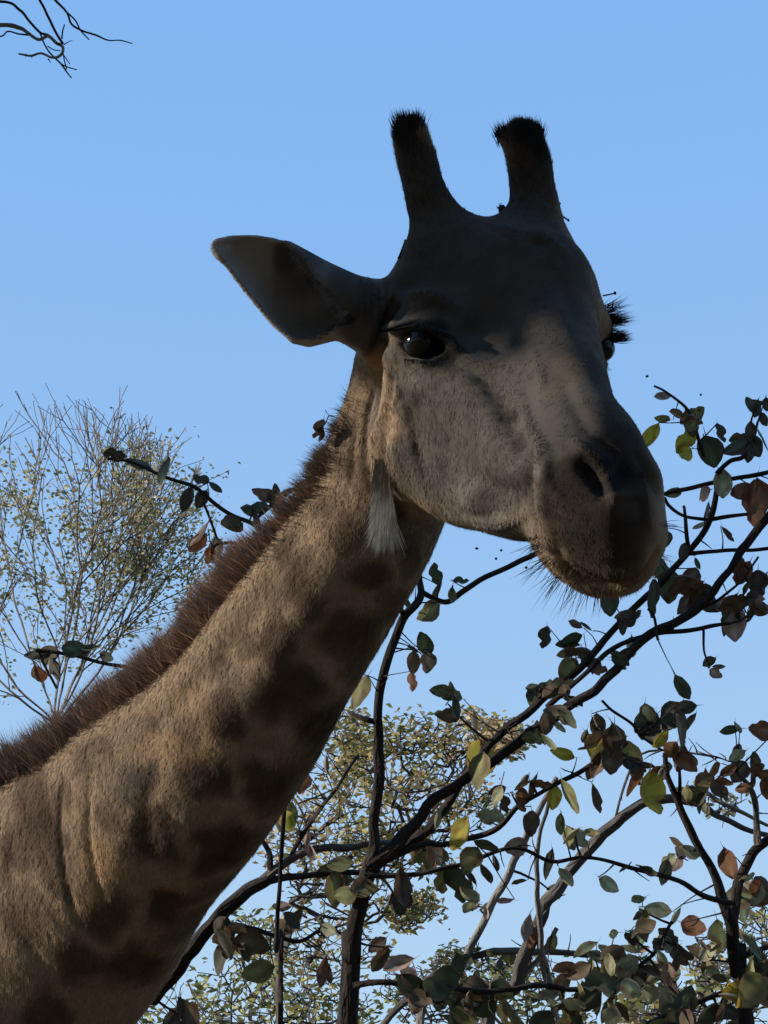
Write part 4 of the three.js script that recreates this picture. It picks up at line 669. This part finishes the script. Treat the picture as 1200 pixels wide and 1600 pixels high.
{
  const d = 3.9, T = makeTree('thin_pale_tree', 'thin pale stem slanting up to the right between the two trees', 'tree', [655, 1640, d]);
  T.branch([...down(655, 1640, d, 9, 14), [655, 1640, d, 9], [690, 1570, d, 8.5], [730, 1490, d, 8], [775, 1400, d, 8], [812, 1325, d, 7.5], [835, 1280, d, 6], [870, 1215, d, 4]], M.pale, 'trunk');
  T.branch([[560, 1640, d, 7], [610, 1588, d, 7], [660, 1538, d, 7], [720, 1500, d, 7], [780, 1487, d, 7], [850, 1486, d, 6.5], [920, 1490, d, 6], [960, 1488, d, 4]], M.grey, 'branch', 8);
  T.cluster(750, 1420, 3, 16, 22, 'dp').cluster(870, 1400, 3, 18, 26, 'pl').cluster(700, 1510, 8, 40, 16, 'ggl').cluster(830, 1515, 10, 40, 16, 'ggl').cluster(760, 1500, 10, 40, 16, 'ggo');
}
// twigs reaching out from behind the mane
{
  const d = 2.45, T = makeTree('leafy_sapling', 'leafy sapling whose twigs stick out left from behind the mane', 'sapling', [480, 1000, d]);
  T.branch([...down(437, 1610, d, 4.5, 9), [437, 1610, d, 4.5], [432, 1480, d, 4], [440, 1350, d, 4], [455, 1150, d, 4], [470, 1000, d, 4], [450, 900, d, 4], [420, 850, d, 4]], M.dark, 'trunk');
  T.branch([[440, 860, d, 4], [400, 822, d, 4], [355, 800, d, 3.8], [310, 765, d, 3.6], [275, 750, d, 3.4], [240, 737, d, 3], [205, 722, d, 2.6], [168, 717, d, 2.6]], M.dark); T.branch([[395, 820, d, 3], [412, 800, d, 3], [435, 780, d, 3], [462, 762, d, 3], [490, 740, d, 2]], M.dark);
  T.branch([[318, 785, d, 2.4], [330, 815, d, 2], [340, 842, d, 2]], M.dark); T.branch([[400, 850, d, 3], [340, 850, d, 3], [332, 880, d, 2.4]], M.dark);
  T.branch([[470, 1000, d, 6], [330, 1060, d, 4], [200, 1042, d, 3.6], [160, 1036, d, 3.4], [110, 1022, d, 3.2], [56, 1016, d, 3]], M.dark); T.branch([[60, 1018, d, 2], [72, 1045, d, 2], [88, 1075, d, 2]], M.dark);
  const L = (...a) => T.leaf(...a);
  L(180, 709, 32, 190, 'n', 6); L(216, 722, 40, 205, 'g', 7, true); L(260, 737, 46, 95, 'g', 0); L(294, 781, 42, 105, 'n', 7); L(316, 780, 30, 120, 'n', 0); L(314, 746, 24, 210, 'n', 6); L(337, 766, 34, 50, 'n', 8); L(310, 848, 40, 130, 'r', 7, true); L(322, 840, 44, 100, 'd', 8); L(358, 825, 46, 160, 'n', 9); L(340, 862, 40, 80, 'n', 2); L(328, 868, 26, 100, 'r', 2);
  L(398, 790, 40, 190, 'g', 6); L(412, 775, 34, 200, 'r', 2); L(428, 785, 34, 100, 'n', 9); L(441, 763, 30, 310, 'd', 8); L(430, 768, 24, 260, 'n', 7); L(392, 815, 40, 95, 'b', 8);
  L(80, 1022, 36, 350, 'b', 0); L(60, 1020, 34, 180, 'n', 7); L(118, 1014, 36, 5, 'g', 2); L(140, 1016, 30, 8, 'g', 3); L(84, 1048, 34, 70, 'n', 2); L(60, 1066, 54, 80, 'r', 5); L(168, 1025, 20, 20, 'g', 0); L(75, 1040, 26, 100, 'n', 6);
}
// bare thorny branch hanging in at the top left, its trunk outside the frame
{
  const d = 3.0, T = makeTree('bare_thorny_tree', 'bare thorny tree whose leafless twigs hang in at the top left corner', 'tree', [-900, 1400, d]);
  T.branch([...down(-900, 1400, d, 60, 80), [-900, 1400, d, 60], [-860, 700, d, 52], [-800, 200, d, 44], [-700, -150, d, 34]], M.pale, 'trunk');
  T.branch([[-810, 250, d, 30], [-560, 60, d, 22], [-300, 30, d, 12], [-120, 20, d, 7], [0, 3, d, 2.6], [31, 15, d, 2.2], [45, 32, d, 2], [62, 50, d, 2], [75, 55, d, 2], [87, 66, d, 1.9], [96, 72, d, 2]], M.rusty); T.branch([[-300, 30, d, 9], [-100, 50, d, 5], [0, 40, d - .02, 3.6], [30, 44, d - .02, 3.4], [42, 50, d - .02, 3.2], [60, 61, d - .02, 3], [75, 57, d - .02, 2.8], [88, 68, d, 2.8], [97, 72, d, 2.6], [98, 80, d, 2.4], [92, 88, d, 2.2], [80, 90, d, 2], [64, 83, d, 2], [48, 87, d, 1.9], [29, 84, d, 1.4]], M.pale);
  T.branch([[-560, 60, d, 14], [-200, -60, d, 6], [20, -60, d, 3.5], [63, 0, d, 2.2], [75, 27, d, 2], [85, 48, d, 2], [98, 68, d, 2.2]], M.rusty); T.branch([[20, -60, d, 3], [60, -30, d, 2.6], [87, 0, d, 2.2], [105, 20, d, 1.8], [113, 37, d, 1.8], [130, 48, d, 1.5], [150, 55, d, 1.4], [168, 63, d, 1.2], [188, 63, d, 1], [207, 68, d, .8]], M.rusty);
  for (const q of [[[62, 50, 1.6], [68, 66, 1.4], [78, 83, 1.4], [95, 100, 1.4], [104, 112, 1.2], [112, 122, 1]], [[95, 100, 1.2], [106, 105, 1], [120, 109, .9]], [[98, 80, 1.2], [100, 93, 1], [104, 108, 1.2]], [[99, 86, 1], [109, 100, .7]], [[100, 15, 1.4], [118, 31, 1.3], [126, 47, 1.2], [139, 62, 1]], [[-30, 50, 1.5], [0, 57, 1.3], [12, 49, 1.3], [30, 53, 1.4], [46, 54, 1.6]], [[97, 60, 1.4], [98, 48, 1.1], [101, 38, 1]], [[100, 70, 1], [106, 66, .7], [113, 63, .5]], [[74, 72, 1], [84, 78, .9], [94, 79, .8]], [[75, 92, 1.4], [79, 98, .5]], [[41, 84, 1.2], [40, 89, .4]], [[50, 86, 1.2], [50, 91, .4]]]) T.branch(q.map(([x, y, r]) => [x, y, d, r]), M.rusty);
}

function fan(N, add, root, o) {                                // forking limbs that rise and spread
  const f = o.fan, go = (cur, dir, len, lev) => {
    const m = Math.max(3, Math.round(len / o.step)); let v = dir;
    for (let i = 1; i <= m; i++) {
      const b = lev > 1 ? 0.13 : 0.2; v = nrm3([v[0] + rr(-b, b), v[1] + rr(-b, b) + 0.025, v[2] + rr(-b, b)]);
      const p = N[cur].p, q = p.map((e, k) => e + v[k] * o.step * rr(0.85, 1.15)), [px, py] = toPx(...toCam(...q)), e = ((px - f.x) / f.rx) ** 2 + ((py - f.y) / f.ry) ** 2;
      if (e > (lev < 2 ? 1.25 : 1) && rnd() < 0.75 && i > 1) return;
      cur = add(q, cur);
      if (lev > 0 && i > 1 && rnd() < f.p) { const w = nrm3([rr(-1, 1), rr(-0.35, 0.8), rr(-1, 1)]), s = rr(0.55, 0.95); go(cur, nrm3([v[0] + w[0] * s, v[1] + w[1] * s, v[2] + w[2] * s]), len * rr(0.42, 0.62), lev - 1); }
    }
    if (lev > 0) for (let k = 0; k < 2; k++) go(cur, nrm3([v[0] + rr(-.45, .45), v[1] + rr(-.25, .4), v[2] + rr(-.45, .45)]), len * 0.5, lev - 1);
  };
  for (const [dx, dy, dz, l] of f.limbs) go(root, nrm3([dx, dy, dz]), l, f.lev);
}
// trees farther off grow towards random points in their crown, thinning as they fork
function crownTree(o) {
  const root = thing(o.name, (() => { const p = at(...o.base); return new THREE.Vector3(p.x, 0, p.z); })(), o.label, 'tree', o.group);
  const N = [], add = (p, par) => { N.push({ p, par, n: 0, r: 0 }); return N.length - 1; };
  const q0 = at(...o.base); let last = add([q0.x, 0.0, q0.z], -1), k = 0;
  for (const s of o.stem) { const w = pxPt(s), a = N[last].p; for (let i = 1; i <= 4; i++) last = add([lerp(a[0], w[0], i / 4) + rr(-.02, .02), lerp(a[1], w[1], i / 4), lerp(a[2], w[2], i / 4)], last); k++; }
  const T = [];
  for (let i = 0; i < o.n; i++) { const e = o.ell[Math.floor(rnd() * o.ell.length)]; let x, y, z; do { x = rr(-1, 1); y = rr(-1, 1); z = rr(-1, 1); } while (x * x + y * y + z * z > 1); const d = e[2] + z * e[5], w = pxPt([e[0] + x * e[3], e[1] + y * e[4], d, 1]); T.push(w); }
  if (o.fan) { T.length = 0; fan(N, add, last, o); }
  const s0 = N[last].p; T.sort((a, b) => Math.hypot(a[0] - s0[0], a[1] - s0[1], a[2] - s0[2]) - Math.hypot(b[0] - s0[0], b[1] - s0[1], b[2] - s0[2]));
  const first = Math.max(0, last - 3), tips = [];
  for (const t of T) {
    let b = last, e = 1e9;
    for (let i = first; i < N.length; i++) { const p = N[i].p, vx = t[0] - p[0], vy = t[1] - p[1], vz = t[2] - p[2], q = Math.sqrt(vx * vx + vy * vy + vz * vz) + (vy < 0 ? -vy * (o.droop ?? 0.8) : 0); if (q < e) { e = q; b = i; } }
    const p = N[b].p, L = Math.hypot(t[0] - p[0], t[1] - p[1], t[2] - p[2]), m = Math.max(1, Math.round(L / o.step)); let cur = b;
    for (let i = 1; i <= m; i++) { const f = i / m, w = Math.sin(f * Math.PI) * L * 0.13, lift = o.lift ?? 0.1; cur = add([lerp(p[0], t[0], f) + w * noise(t[0] * 9, f * 2, 1), lerp(p[1], t[1], f) + w * noise(t[1] * 9, f * 2, 4) - Math.sin(f * Math.PI) * L * lift, lerp(p[2], t[2], f) + w * noise(t[2] * 9, f * 2, 7)], cur); }
    tips.push(cur);
  }
  if (o.whips) { const cand = []; for (let i = first; i < N.length; i++) { const [a, b] = toPx(...toCam(...N[i].p)); if (b < o.whips[1] || a > o.whips[2]) cand.push(i); } for (let i = 0; i < o.whips[0]; i++) { let c = cand[Math.floor(rnd() * cand.length)]; const s = N[0].p, p = N[c].p; let v = nrm3([(p[0] - s[0]) * 0.5 + rr(-1.3, 1.3), (p[1] - s[1]) * 0.55 + rr(0, 1.5), rr(-.7, .7)]); const m = 3 + Math.floor(rnd() * 5); for (let q = 0; q < m; q++) { v = nrm3([v[0] + rr(-.22, .22), v[1] + rr(-.16, .16), v[2] + rr(-.22, .22)]); const z = N[c].p, l = o.step * rr(0.8, 1.3); c = add([z[0] + v[0] * l, z[1] + v[1] * l, z[2] + v[2] * l], c); } } }
  for (let i = N.length - 1; i >= 0; i--) { N[i].n = Math.max(N[i].n, 1); if (N[i].par >= 0) N[N[i].par].n += N[i].n * 0.9; }
  const RR = (n) => o.r0 * Math.pow(n, o.pow ?? 0.42), kids = N.map(() => []); N.forEach((v, i) => { if (v.par >= 0) kids[v.par].push(i); });
  const groups = { trunk: [], twigs: [] }, todo = [[0, -1]];
  while (todo.length) { const [s, from] = todo.pop(); const P = []; if (from >= 0) P.push([...N[from].p, Math.min(RR(N[from].n), RR(N[s].n) * 1.15)]); let c = s; for (;;) { P.push([...N[c].p, RR(N[c].n)]); const ch = kids[c]; if (!ch.length) break; let best = ch[0]; for (const q of ch) if (N[q].n > N[best].n) best = q; for (const q of ch) if (q !== best) todo.push([q, c]); c = best; } if (P.length > 1) { const big = P[0][3] > o.big; groups[big ? 'trunk' : 'twigs'].push(tubeW(P, big ? 7 : 3, big ? 3 : 1, 0.12)); } }
  if (groups.trunk.length) part('trunk', mergeGeometries(groups.trunk), o.mat, root);
  if (groups.twigs.length) { const t = part('twigs', mergeGeometries(groups.twigs), o.mat, root); t.userData.kind = 'stuff'; }
  const pos = [], idx = [], col = []; let m = 0;
  for (let i = 8; i < N.length; i++) {
    if (N[i].n > 5) continue; const [px, py] = toPx(...toCam(...N[i].p)), dens = o.dens(px, py); let c = Math.floor(dens) + (rnd() < dens % 1 ? 1 : 0);
    const tone = noise(N[i].p[0] * 1.6, N[i].p[1] * 1.6, N[i].p[2] * 1.6);
    while (c--) {
      const L = o.leaf * rr(0.6, 1.25), a = rr(0, 6.28), dx = Math.cos(a), dz = Math.sin(a) * 0.8, dy = rr(-0.9, 0.4), l = Math.hypot(dx, dy, dz), D = [dx / l, dy / l, dz / l], W = nrm3([D[1] * rr(.5, 1) - D[2] * rr(-1, 1), D[2] * rr(-1, 1) - D[0], rr(-1, 1)]);
      const p = N[i].p.map((v) => v + rr(-1, 1) * o.jit), w = L * (o.wide ?? 0.28), b = pos.length / 3, mx = p[0] + D[0] * L * .5, my = p[1] + D[1] * L * .5, mz = p[2] + D[2] * L * .5;
      pos.push(p[0], p[1], p[2], mx + W[0] * w, my + W[1] * w + w * .3, mz + W[2] * w, mx - W[0] * w, my - W[1] * w + w * .3, mz - W[2] * w, p[0] + D[0] * L, p[1] + D[1] * L, p[2] + D[2] * L);
      const cc = o.cols[Math.floor(clamp(rnd() * 0.75 + tone * 0.45 + 0.12, 0, 0.999) * o.cols.length)], g = rr(0.75, 1.25); for (let v = 0; v < 4; v++) col.push(cc[0] * g, cc[1] * g, cc[2] * g); idx.push(b, b + 1, b + 2, b + 1, b + 3, b + 2); m++;
    }
  }
  const f = part('foliage', geom(pos, idx, col), new THREE.MeshPhysicalMaterial({ roughness: 0.8, transmission: 0.4, thickness: 0, side: THREE.DoubleSide, vertexColors: true, specularIntensity: 0.5 }), root); f.userData.kind = 'stuff';
  console.log(o.name, N.length, m); return root;
}
const YC = [[0.09, 0.085, 0.03], [0.15, 0.14, 0.05], [0.24, 0.20, 0.075], [0.30, 0.24, 0.11], [0.34, 0.24, 0.12], [0.26, 0.15, 0.07]], GC = [[0.07, 0.075, 0.025], [0.12, 0.12, 0.03], [0.19, 0.18, 0.045], [0.28, 0.24, 0.06], [0.38, 0.32, 0.09]];
crownTree({ name: 'sparse_yellow_tree', label: 'far thin-twigged tree with sparse yellowing leaves at the left edge', base: [60, 1700, 13], stem: [[70, 1400, 13, 1], [85, 1220, 13, 1], [86, 1130, 13, 1]], n: 1, ell: [[90, 900, 13, 1, 1, 1]], fan: { x: 85, y: 915, rx: 232, ry: 262, p: 0.46, lev: 3, limbs: [[-0.7, 0.9, 0.1, 1.5], [-0.35, 1, -0.4, 1.9], [-0.1, 1, 0.3, 2.1], [0.15, 1, -0.2, 2.1], [0.45, 1, 0.3, 1.9], [0.75, 0.9, -0.1, 1.7], [1.1, 0.75, 0.3, 1.5], [-1.1, 0.7, 0.2, 1.3], [0.3, 0.9, 0.8, 1.6], [1.3, 0.35, 0, 1.0]] }, step: 0.13, r0: 0.0036, pow: 0.44, big: 0.02, mat: bark(0.19, 0.155, 0.13), leaf: 0.05, wide: 0.3, jit: 0.08, cols: [[0.16, 0.15, 0.05], [0.26, 0.24, 0.08], [0.38, 0.33, 0.13], [0.46, 0.38, 0.2], [0.5, 0.4, 0.23], [0.33, 0.23, 0.09]], dens: (x, y) => 4.6 * sstep(670, 810, y + 0.15 * Math.abs(x - 90)) * (0.35 + 1.1 * Math.max(0, 0.5 + noise(x / 24, y / 24, 3))) + 0.04 });
crownTree({ name: 'autumn_tree', label: 'brown and yellow leaved tree in the gap below the giraffe throat', base: [420, 1750, 8], stem: [[430, 1600, 8, 1], [440, 1500, 8, 1], [470, 1420, 8, 1]], n: 2500, step: 0.13, ell: [[640, 1215, 8, 150, 80, 1.0], [560, 1250, 8, 120, 110, 1.0], [730, 1160, 8, 50, 50, .5], [650, 1150, 8, 60, 40, .5], [545, 1160, 8, 40, 55, .5], [790, 1150, 8, 34, 30, .4], [700, 1250, 8, 80, 60, .8], [560, 1400, 8, 110, 70, .9], [480, 1330, 8, 80, 90, .8], [500, 1480, 8, 110, 60, .8], [640, 1420, 8, 50, 30, .5], [620, 1330, 8, 90, 50, .6]], r0: 0.0032, pow: 0.46, big: 0.02, mat: M.grey, leaf: 0.048, wide: 0.22, jit: 0.06, cols: [[0.14, 0.13, 0.035], [0.24, 0.20, 0.05], [0.34, 0.27, 0.075], [0.42, 0.32, 0.11], [0.46, 0.34, 0.15], [0.36, 0.20, 0.08], [0.48, 0.36, 0.21]], dens: (x, y) => (y < 1300 ? 3.7 : 2.6) * (0.12 + 1.5 * Math.max(0, 0.34 + noise(x / 22, y / 22, 5))) });
crownTree({ name: 'green_tree', label: 'airy yellow green tree low behind the neck at the bottom left', base: [380, 1900, 10], stem: [[370, 1750, 10, 1], [375, 1660, 10, 1]], n: 900, step: 0.14, ell: [[360, 1570, 10, 130, 60, 1], [300, 1610, 10, 120, 40, 1], [440, 1540, 10, 90, 70, 1], [400, 1480, 10, 60, 60, .8], [520, 1580, 10, 80, 40, 1]], r0: 0.004, big: 0.02, mat: M.grey, leaf: 0.07, wide: 0.2, jit: 0.1, cols: [...GC, [0.34, 0.31, 0.08], [0.42, 0.38, 0.14]], dens: (x, y) => 3.4 * Math.max(0.1, 0.5 + noise(x / 20, y / 20, 9)) });
crownTree({ name: 'green_tree', label: 'airy small leaved tree low in the bottom middle under the leaning stems', base: [740, 1900, 10], stem: [[740, 1760, 10, 1], [745, 1680, 10, 1]], n: 900, step: 0.14, ell: [[690, 1575, 10, 80, 50, 1], [750, 1530, 10, 60, 60, .8], [830, 1530, 10, 60, 40, .8], [640, 1540, 10, 50, 40, .8], [860, 1590, 10, 80, 40, 1], [700, 1500, 10, 30, 30, .5]], r0: 0.004, big: 0.02, mat: M.grey, leaf: 0.062, wide: 0.24, jit: 0.08, cols: GC, dens: (x, y) => 2.6 * Math.max(0, 0.35 + noise(x / 20, y / 20, 2)) });
crownTree({ name: 'green_tree', label: 'airy small leaved tree at the bottom right behind the upright trunk', base: [1120, 1900, 7], stem: [[1120, 1760, 7, 1], [1110, 1660, 7, 1]], n: 700, step: 0.12, ell: [[1080, 1570, 7, 100, 40, .8], [1180, 1500, 7, 50, 110, .8], [1110, 1500, 7, 40, 50, .6], [1010, 1580, 7, 60, 30, .6]], r0: 0.0036, big: 0.018, mat: M.grey, leaf: 0.055, wide: 0.26, jit: 0.08, cols: [...GC, ...YC.slice(2, 5)], dens: (x, y) => 2.2 * Math.max(0, 0.4 + noise(x / 20, y / 20, 7)) });

// unseen broad tree added behind the camera; its leaves keep the open sky off the near side of the giraffe
{
  const root = thing('added_shade_tree', new THREE.Vector3(2.6, 0, 5.2), 'unseen leafy tree added behind the viewpoint to cut sky light', 'tree'), gs = [];
  gs.push(tubeW([[2.6, 0, 5.2, 0.34], [2.5, 1.5, 5.2, 0.27], [2.2, 3.2, 5.0, 0.24], [1.8, 5, 4.6, 0.18]], 12));
  for (let i = 0; i < 9; i++) { const a = i / 9 * 6.28 + 0.3, r = 3.2; gs.push(tubeW([[2.2, 3.2 + i * 0.12, 5, 0.13], [2.1 + Math.cos(a) * r * .5, 4.6, 4.9 + Math.sin(a) * r * .5, 0.08], [2 + Math.cos(a) * r, 5.6 + 0.5 * Math.sin(i * 3), 4.8 + Math.sin(a) * r, 0.03]], 7)); }
  part('trunk', mergeGeometries(gs), M.grey, root);
  const pos = [], idx = [], col = [];
  for (let i = 0; i < 16000; i++) {
    let x, y, z; do { x = rr(-1, 1); y = rr(-1, 1); z = rr(-1, 1); } while (x * x + y * y + z * z > 1 || noise(x * 3, y * 3, z * 3) < -0.35);
    const p = [1.2 + x * 6.2, 5.0 + y * 2.9, 5.6 + z * 4.6], D = nrm3([rr(-1, 1), rr(-1, 0.2), rr(-1, 1)]), W = nrm3([rr(-1, 1), rr(-.3, .3), rr(-1, 1)]), L = rr(0.12, 0.24), w = L * 0.3, b = pos.length / 3, k = rr(0.7, 1.3);
    pos.push(...p, p[0] + D[0] * L * .5 + W[0] * w, p[1] + D[1] * L * .5 + W[1] * w, p[2] + D[2] * L * .5 + W[2] * w, p[0] + D[0] * L * .5 - W[0] * w, p[1] + D[1] * L * .5 - W[1] * w, p[2] + D[2] * L * .5 - W[2] * w, p[0] + D[0] * L, p[1] + D[1] * L, p[2] + D[2] * L);
    for (let v = 0; v < 4; v++) col.push(0.075 * k, 0.07 * k, 0.03 * k); idx.push(b, b + 1, b + 2, b + 1, b + 3, b + 2);
  }
  part('foliage', geom(pos, idx, col), std(1, 1, 1, { vertexColors: true }), root).userData.kind = 'stuff';
}

// leafy tree to the left, outside the frame: it stands between the low sun and the top of the head
{
  const a = toWorld(...surf(625, 578)), b = toWorld(...surf(850, 566)), edge = b.clone().sub(a).normalize(), nrm = SUN.clone().cross(edge).normalize(); if (nrm.y < 0) nrm.negate();
  const wide = nrm.clone().cross(SUN).normalize(), mid = a.clone().add(b).multiplyScalar(0.5).addScaledVector(SUN, 4.4);
  const bx = mid.x - 0.9, bz = mid.z + 1.9, root = thing('leafy_shade_tree', new THREE.Vector3(bx, 0, bz), 'leafy tree left of the frame shading the giraffe head from the low sun', 'tree'), gs = [];
  gs.push(tubeW([[bx, 0, bz, 0.2], [bx + .1, 1.6, bz, 0.16], [bx, 3, bz, 0.14], [bx + 0.1, mid.y + 0.9, bz, 0.1], [bx + 0.1, mid.y + 2.2, bz - .3, 0.05]], 10));
  for (let i = 0; i < 8; i++) { const e = mid.clone().addScaledVector(nrm, rr(0.2, 1.4)).addScaledVector(wide, rr(-1.3, 1.3)).addScaledVector(SUN, rr(-1, 1)); gs.push(tubeW([[bx + .1, mid.y + 1.1 + i * .05, bz, 0.05], [lerp(bx, e.x, .5), mid.y + 1.4, lerp(bz, e.z, .5), 0.03], [e.x, e.y + 0.25, e.z, 0.012]], 6)); }
  part('trunk', mergeGeometries(gs), M.grey, root);
  const pos = [], idx = [], col = [];
  for (let i = 0; i < 15000; i++) {
    let x, y, z; do { x = rr(-1, 1); y = rr(0, 1); z = rr(-1, 1); } while (x * x + y * y + z * z > 1);
    const up = y * 2.1 + 0.05 * noise(x * 5, z * 5, 2) + 0.02, p0 = mid.clone().addScaledVector(wide, x * 1.7).addScaledVector(nrm, up + 0.02).addScaledVector(SUN, z * 1.3);
    const p = [p0.x, p0.y, p0.z], D = nrm3([rr(-1, 1), rr(-0.1, 0.8), rr(-1, 1)]), W = nrm3([rr(-1, 1), rr(-.6, .6), rr(-1, 1)]), L = rr(0.06, 0.12), w = L * 0.36, bb = pos.length / 3, k = rr(0.7, 1.3);
    pos.push(...p, p[0] + D[0] * L * .5 + W[0] * w, p[1] + D[1] * L * .5 + W[1] * w, p[2] + D[2] * L * .5 + W[2] * w, p[0] + D[0] * L * .5 - W[0] * w, p[1] + D[1] * L * .5 - W[1] * w, p[2] + D[2] * L * .5 - W[2] * w, p[0] + D[0] * L, p[1] + D[1] * L, p[2] + D[2] * L);
    for (let v = 0; v < 4; v++) col.push(0.08 * k, 0.075 * k, 0.03 * k); idx.push(bb, bb + 1, bb + 2, bb + 1, bb + 3, bb + 2);
  }
  part('foliage', geom(pos, idx, col), std(1, 1, 1, { vertexColors: true }), root).userData.kind = 'stuff';
}

// ---------- small things caught in the coat, and insects ----------
const surfC = (x, y, z) => { const p = z === undefined ? surf(x, y) : C(x, y, z); return toWorld(...p); };
{
  const p = surfC(503, 668, -0.115), g = thing('dry_leaf', p, 'crumpled dead leaf caught in the dark upper mane', 'leaf'), s = (x, y, r) => { const q = surfC(x, y, -0.115); return [q.x, q.y, q.z, r]; };
  part('stalk', tubeW([s(524, 652, .0008), s(514, 650, .0008), s(509, 660, .0008), s(503, 668, .001)], 5, 4), M.rusty, g); part('stalk', tubeW([s(514, 650, .0007), s(508, 640, .0005)], 4, 2), M.rusty, g);
  for (const [x, y, l, a, k] of [[500, 672, 30, 110, 6], [505, 676, 24, 70, 4]]) { const m = addLeaf(g, x, y, 1.915, l, a, 'n', k); m.name = 'blade'; }
}
function burr(x, y, z, r, label) {
  const p = surfC(x, y, z), g = thing('seed_burr', p, label, 'burr'), gs = [], G = new THREE.IcosahedronGeometry(r, 2), A = G.attributes.position;
  for (let i = 0; i < A.count; i++) { const v = new THREE.Vector3().fromBufferAttribute(A, i), k = 1 + 0.3 * noise(v.x * 400, v.y * 400, v.z * 400); A.setXYZ(i, v.x * k + p.x, v.y * k * 1.25 + p.y, v.z * k + p.z); }
  G.computeVertexNormals(); part('husk', G, std(0.03, 0.024, 0.02), g);
  for (let i = 0; i < 14; i++) { const d = nrm3([rr(-1, 1), rr(-1, 1), rr(-1, 1)]); gs.push(tubeW([[p.x + d[0] * r * .8, p.y + d[1] * r * .8, p.z + d[2] * r * .8, .0005], [p.x + d[0] * r * 1.7, p.y + d[1] * r * 1.7, p.z + d[2] * r * 1.7, .0003]], 4, 1)); }
  part('spines', mergeGeometries(gs), M.rusty, g);
}
burr(784, 327, -0.05, 0.005, 'round dark seed burr stuck at the inner base of the right horn');
function bit(pts, z, label, knob) {
  const W = pts.map(([x, y, r]) => { const q = surfC(x, y, z); return [q.x, q.y, q.z, r]; }), g = thing('twig_bit', new THREE.Vector3(W[0][0], W[0][1], W[0][2]), label, 'twig');
  part('stem', tubeW(W, 6, 4), M.rusty, g); const e = W[W.length - 1], s = new THREE.SphereGeometry(knob, 10, 8); s.scale(1, 1.3, 1); s.translate(e[0], e[1], e[2]); part('tip', s, M.rusty, g);
}
bit([[864, 326, .0013], [876, 336, .0012], [888, 344, .0011]], -0.04, 'short broken twig sticking out right of the right horn', 0.0016);
bit([[866, 332, .001], [871, 326, .001], [875, 318, .0008]], -0.04, 'tiny forked thorn above the twig at the right horn', 0.0012);
bit([[622, 404, .0014], [627, 392, .0014], [633, 376, .0013]], -0.03, 'dark straw sliver standing between ear and left horn', 0.0015);
bit([[942, 462, .0011], [952, 460, .001], [961, 458, .001]], -0.05, 'small thorn poking out above the far eyelashes', 0.0019);
{
  const W = std(0.5, 0.5, 0.5, { transparent: true, opacity: 0.5 }), B = std(0.02, 0.018, 0.016);
  let first = null;
  for (const [x, y, d, label] of [[745, 857, 1.8, 'leftmost of the tiny insects hovering under the jaw'], [783, 860, 1.85, 'upper right one of the tiny insects hovering under the jaw'], [775, 873, 1.8, 'lowest of the three tiny insects hovering under the jaw'], [822, 887, 1.8, 'tiny insect hovering left of the chin whiskers'], [1011, 588, 1.9, 'tiny insect in the sky right of the far eye'], [1095, 617, 2.0, 'upper of two tiny insects above the leaf cluster right of the muzzle'], [1092, 641, 2.0, 'lower of two tiny insects above the leaf cluster right of the muzzle'], [702, 1452, 2.6, 'tiny insect in the sky patch between the dark fork and the pale stem']]) {
    if (!first) {
      first = thing('flying_insect', at(x, y, d), label, 'insect', 'insects in the air round the giraffe');
      const b = new THREE.SphereGeometry(0.0016, 10, 8); b.scale(1.5, 1, 1); part('insect_body', b, B, first, true);
      for (const s of [-1, 1]) { const w = new THREE.CircleGeometry(0.0016, 10); w.scale(1, 0.45, 1); w.rotateX(-0.9); w.rotateY(s * 0.6); w.translate(-0.0006, 0.0012, s * 0.0016); part('wing', w, W, first, true); }
    } else { const c = first.clone(); c.name = numbered('flying_insect'); c.userData = { ...first.userData, label }; c.position.copy(at(x, y, d)); c.rotation.y = rr(0, 6); scene.add(c); }
  }
}
renderer.render(scene, camera);
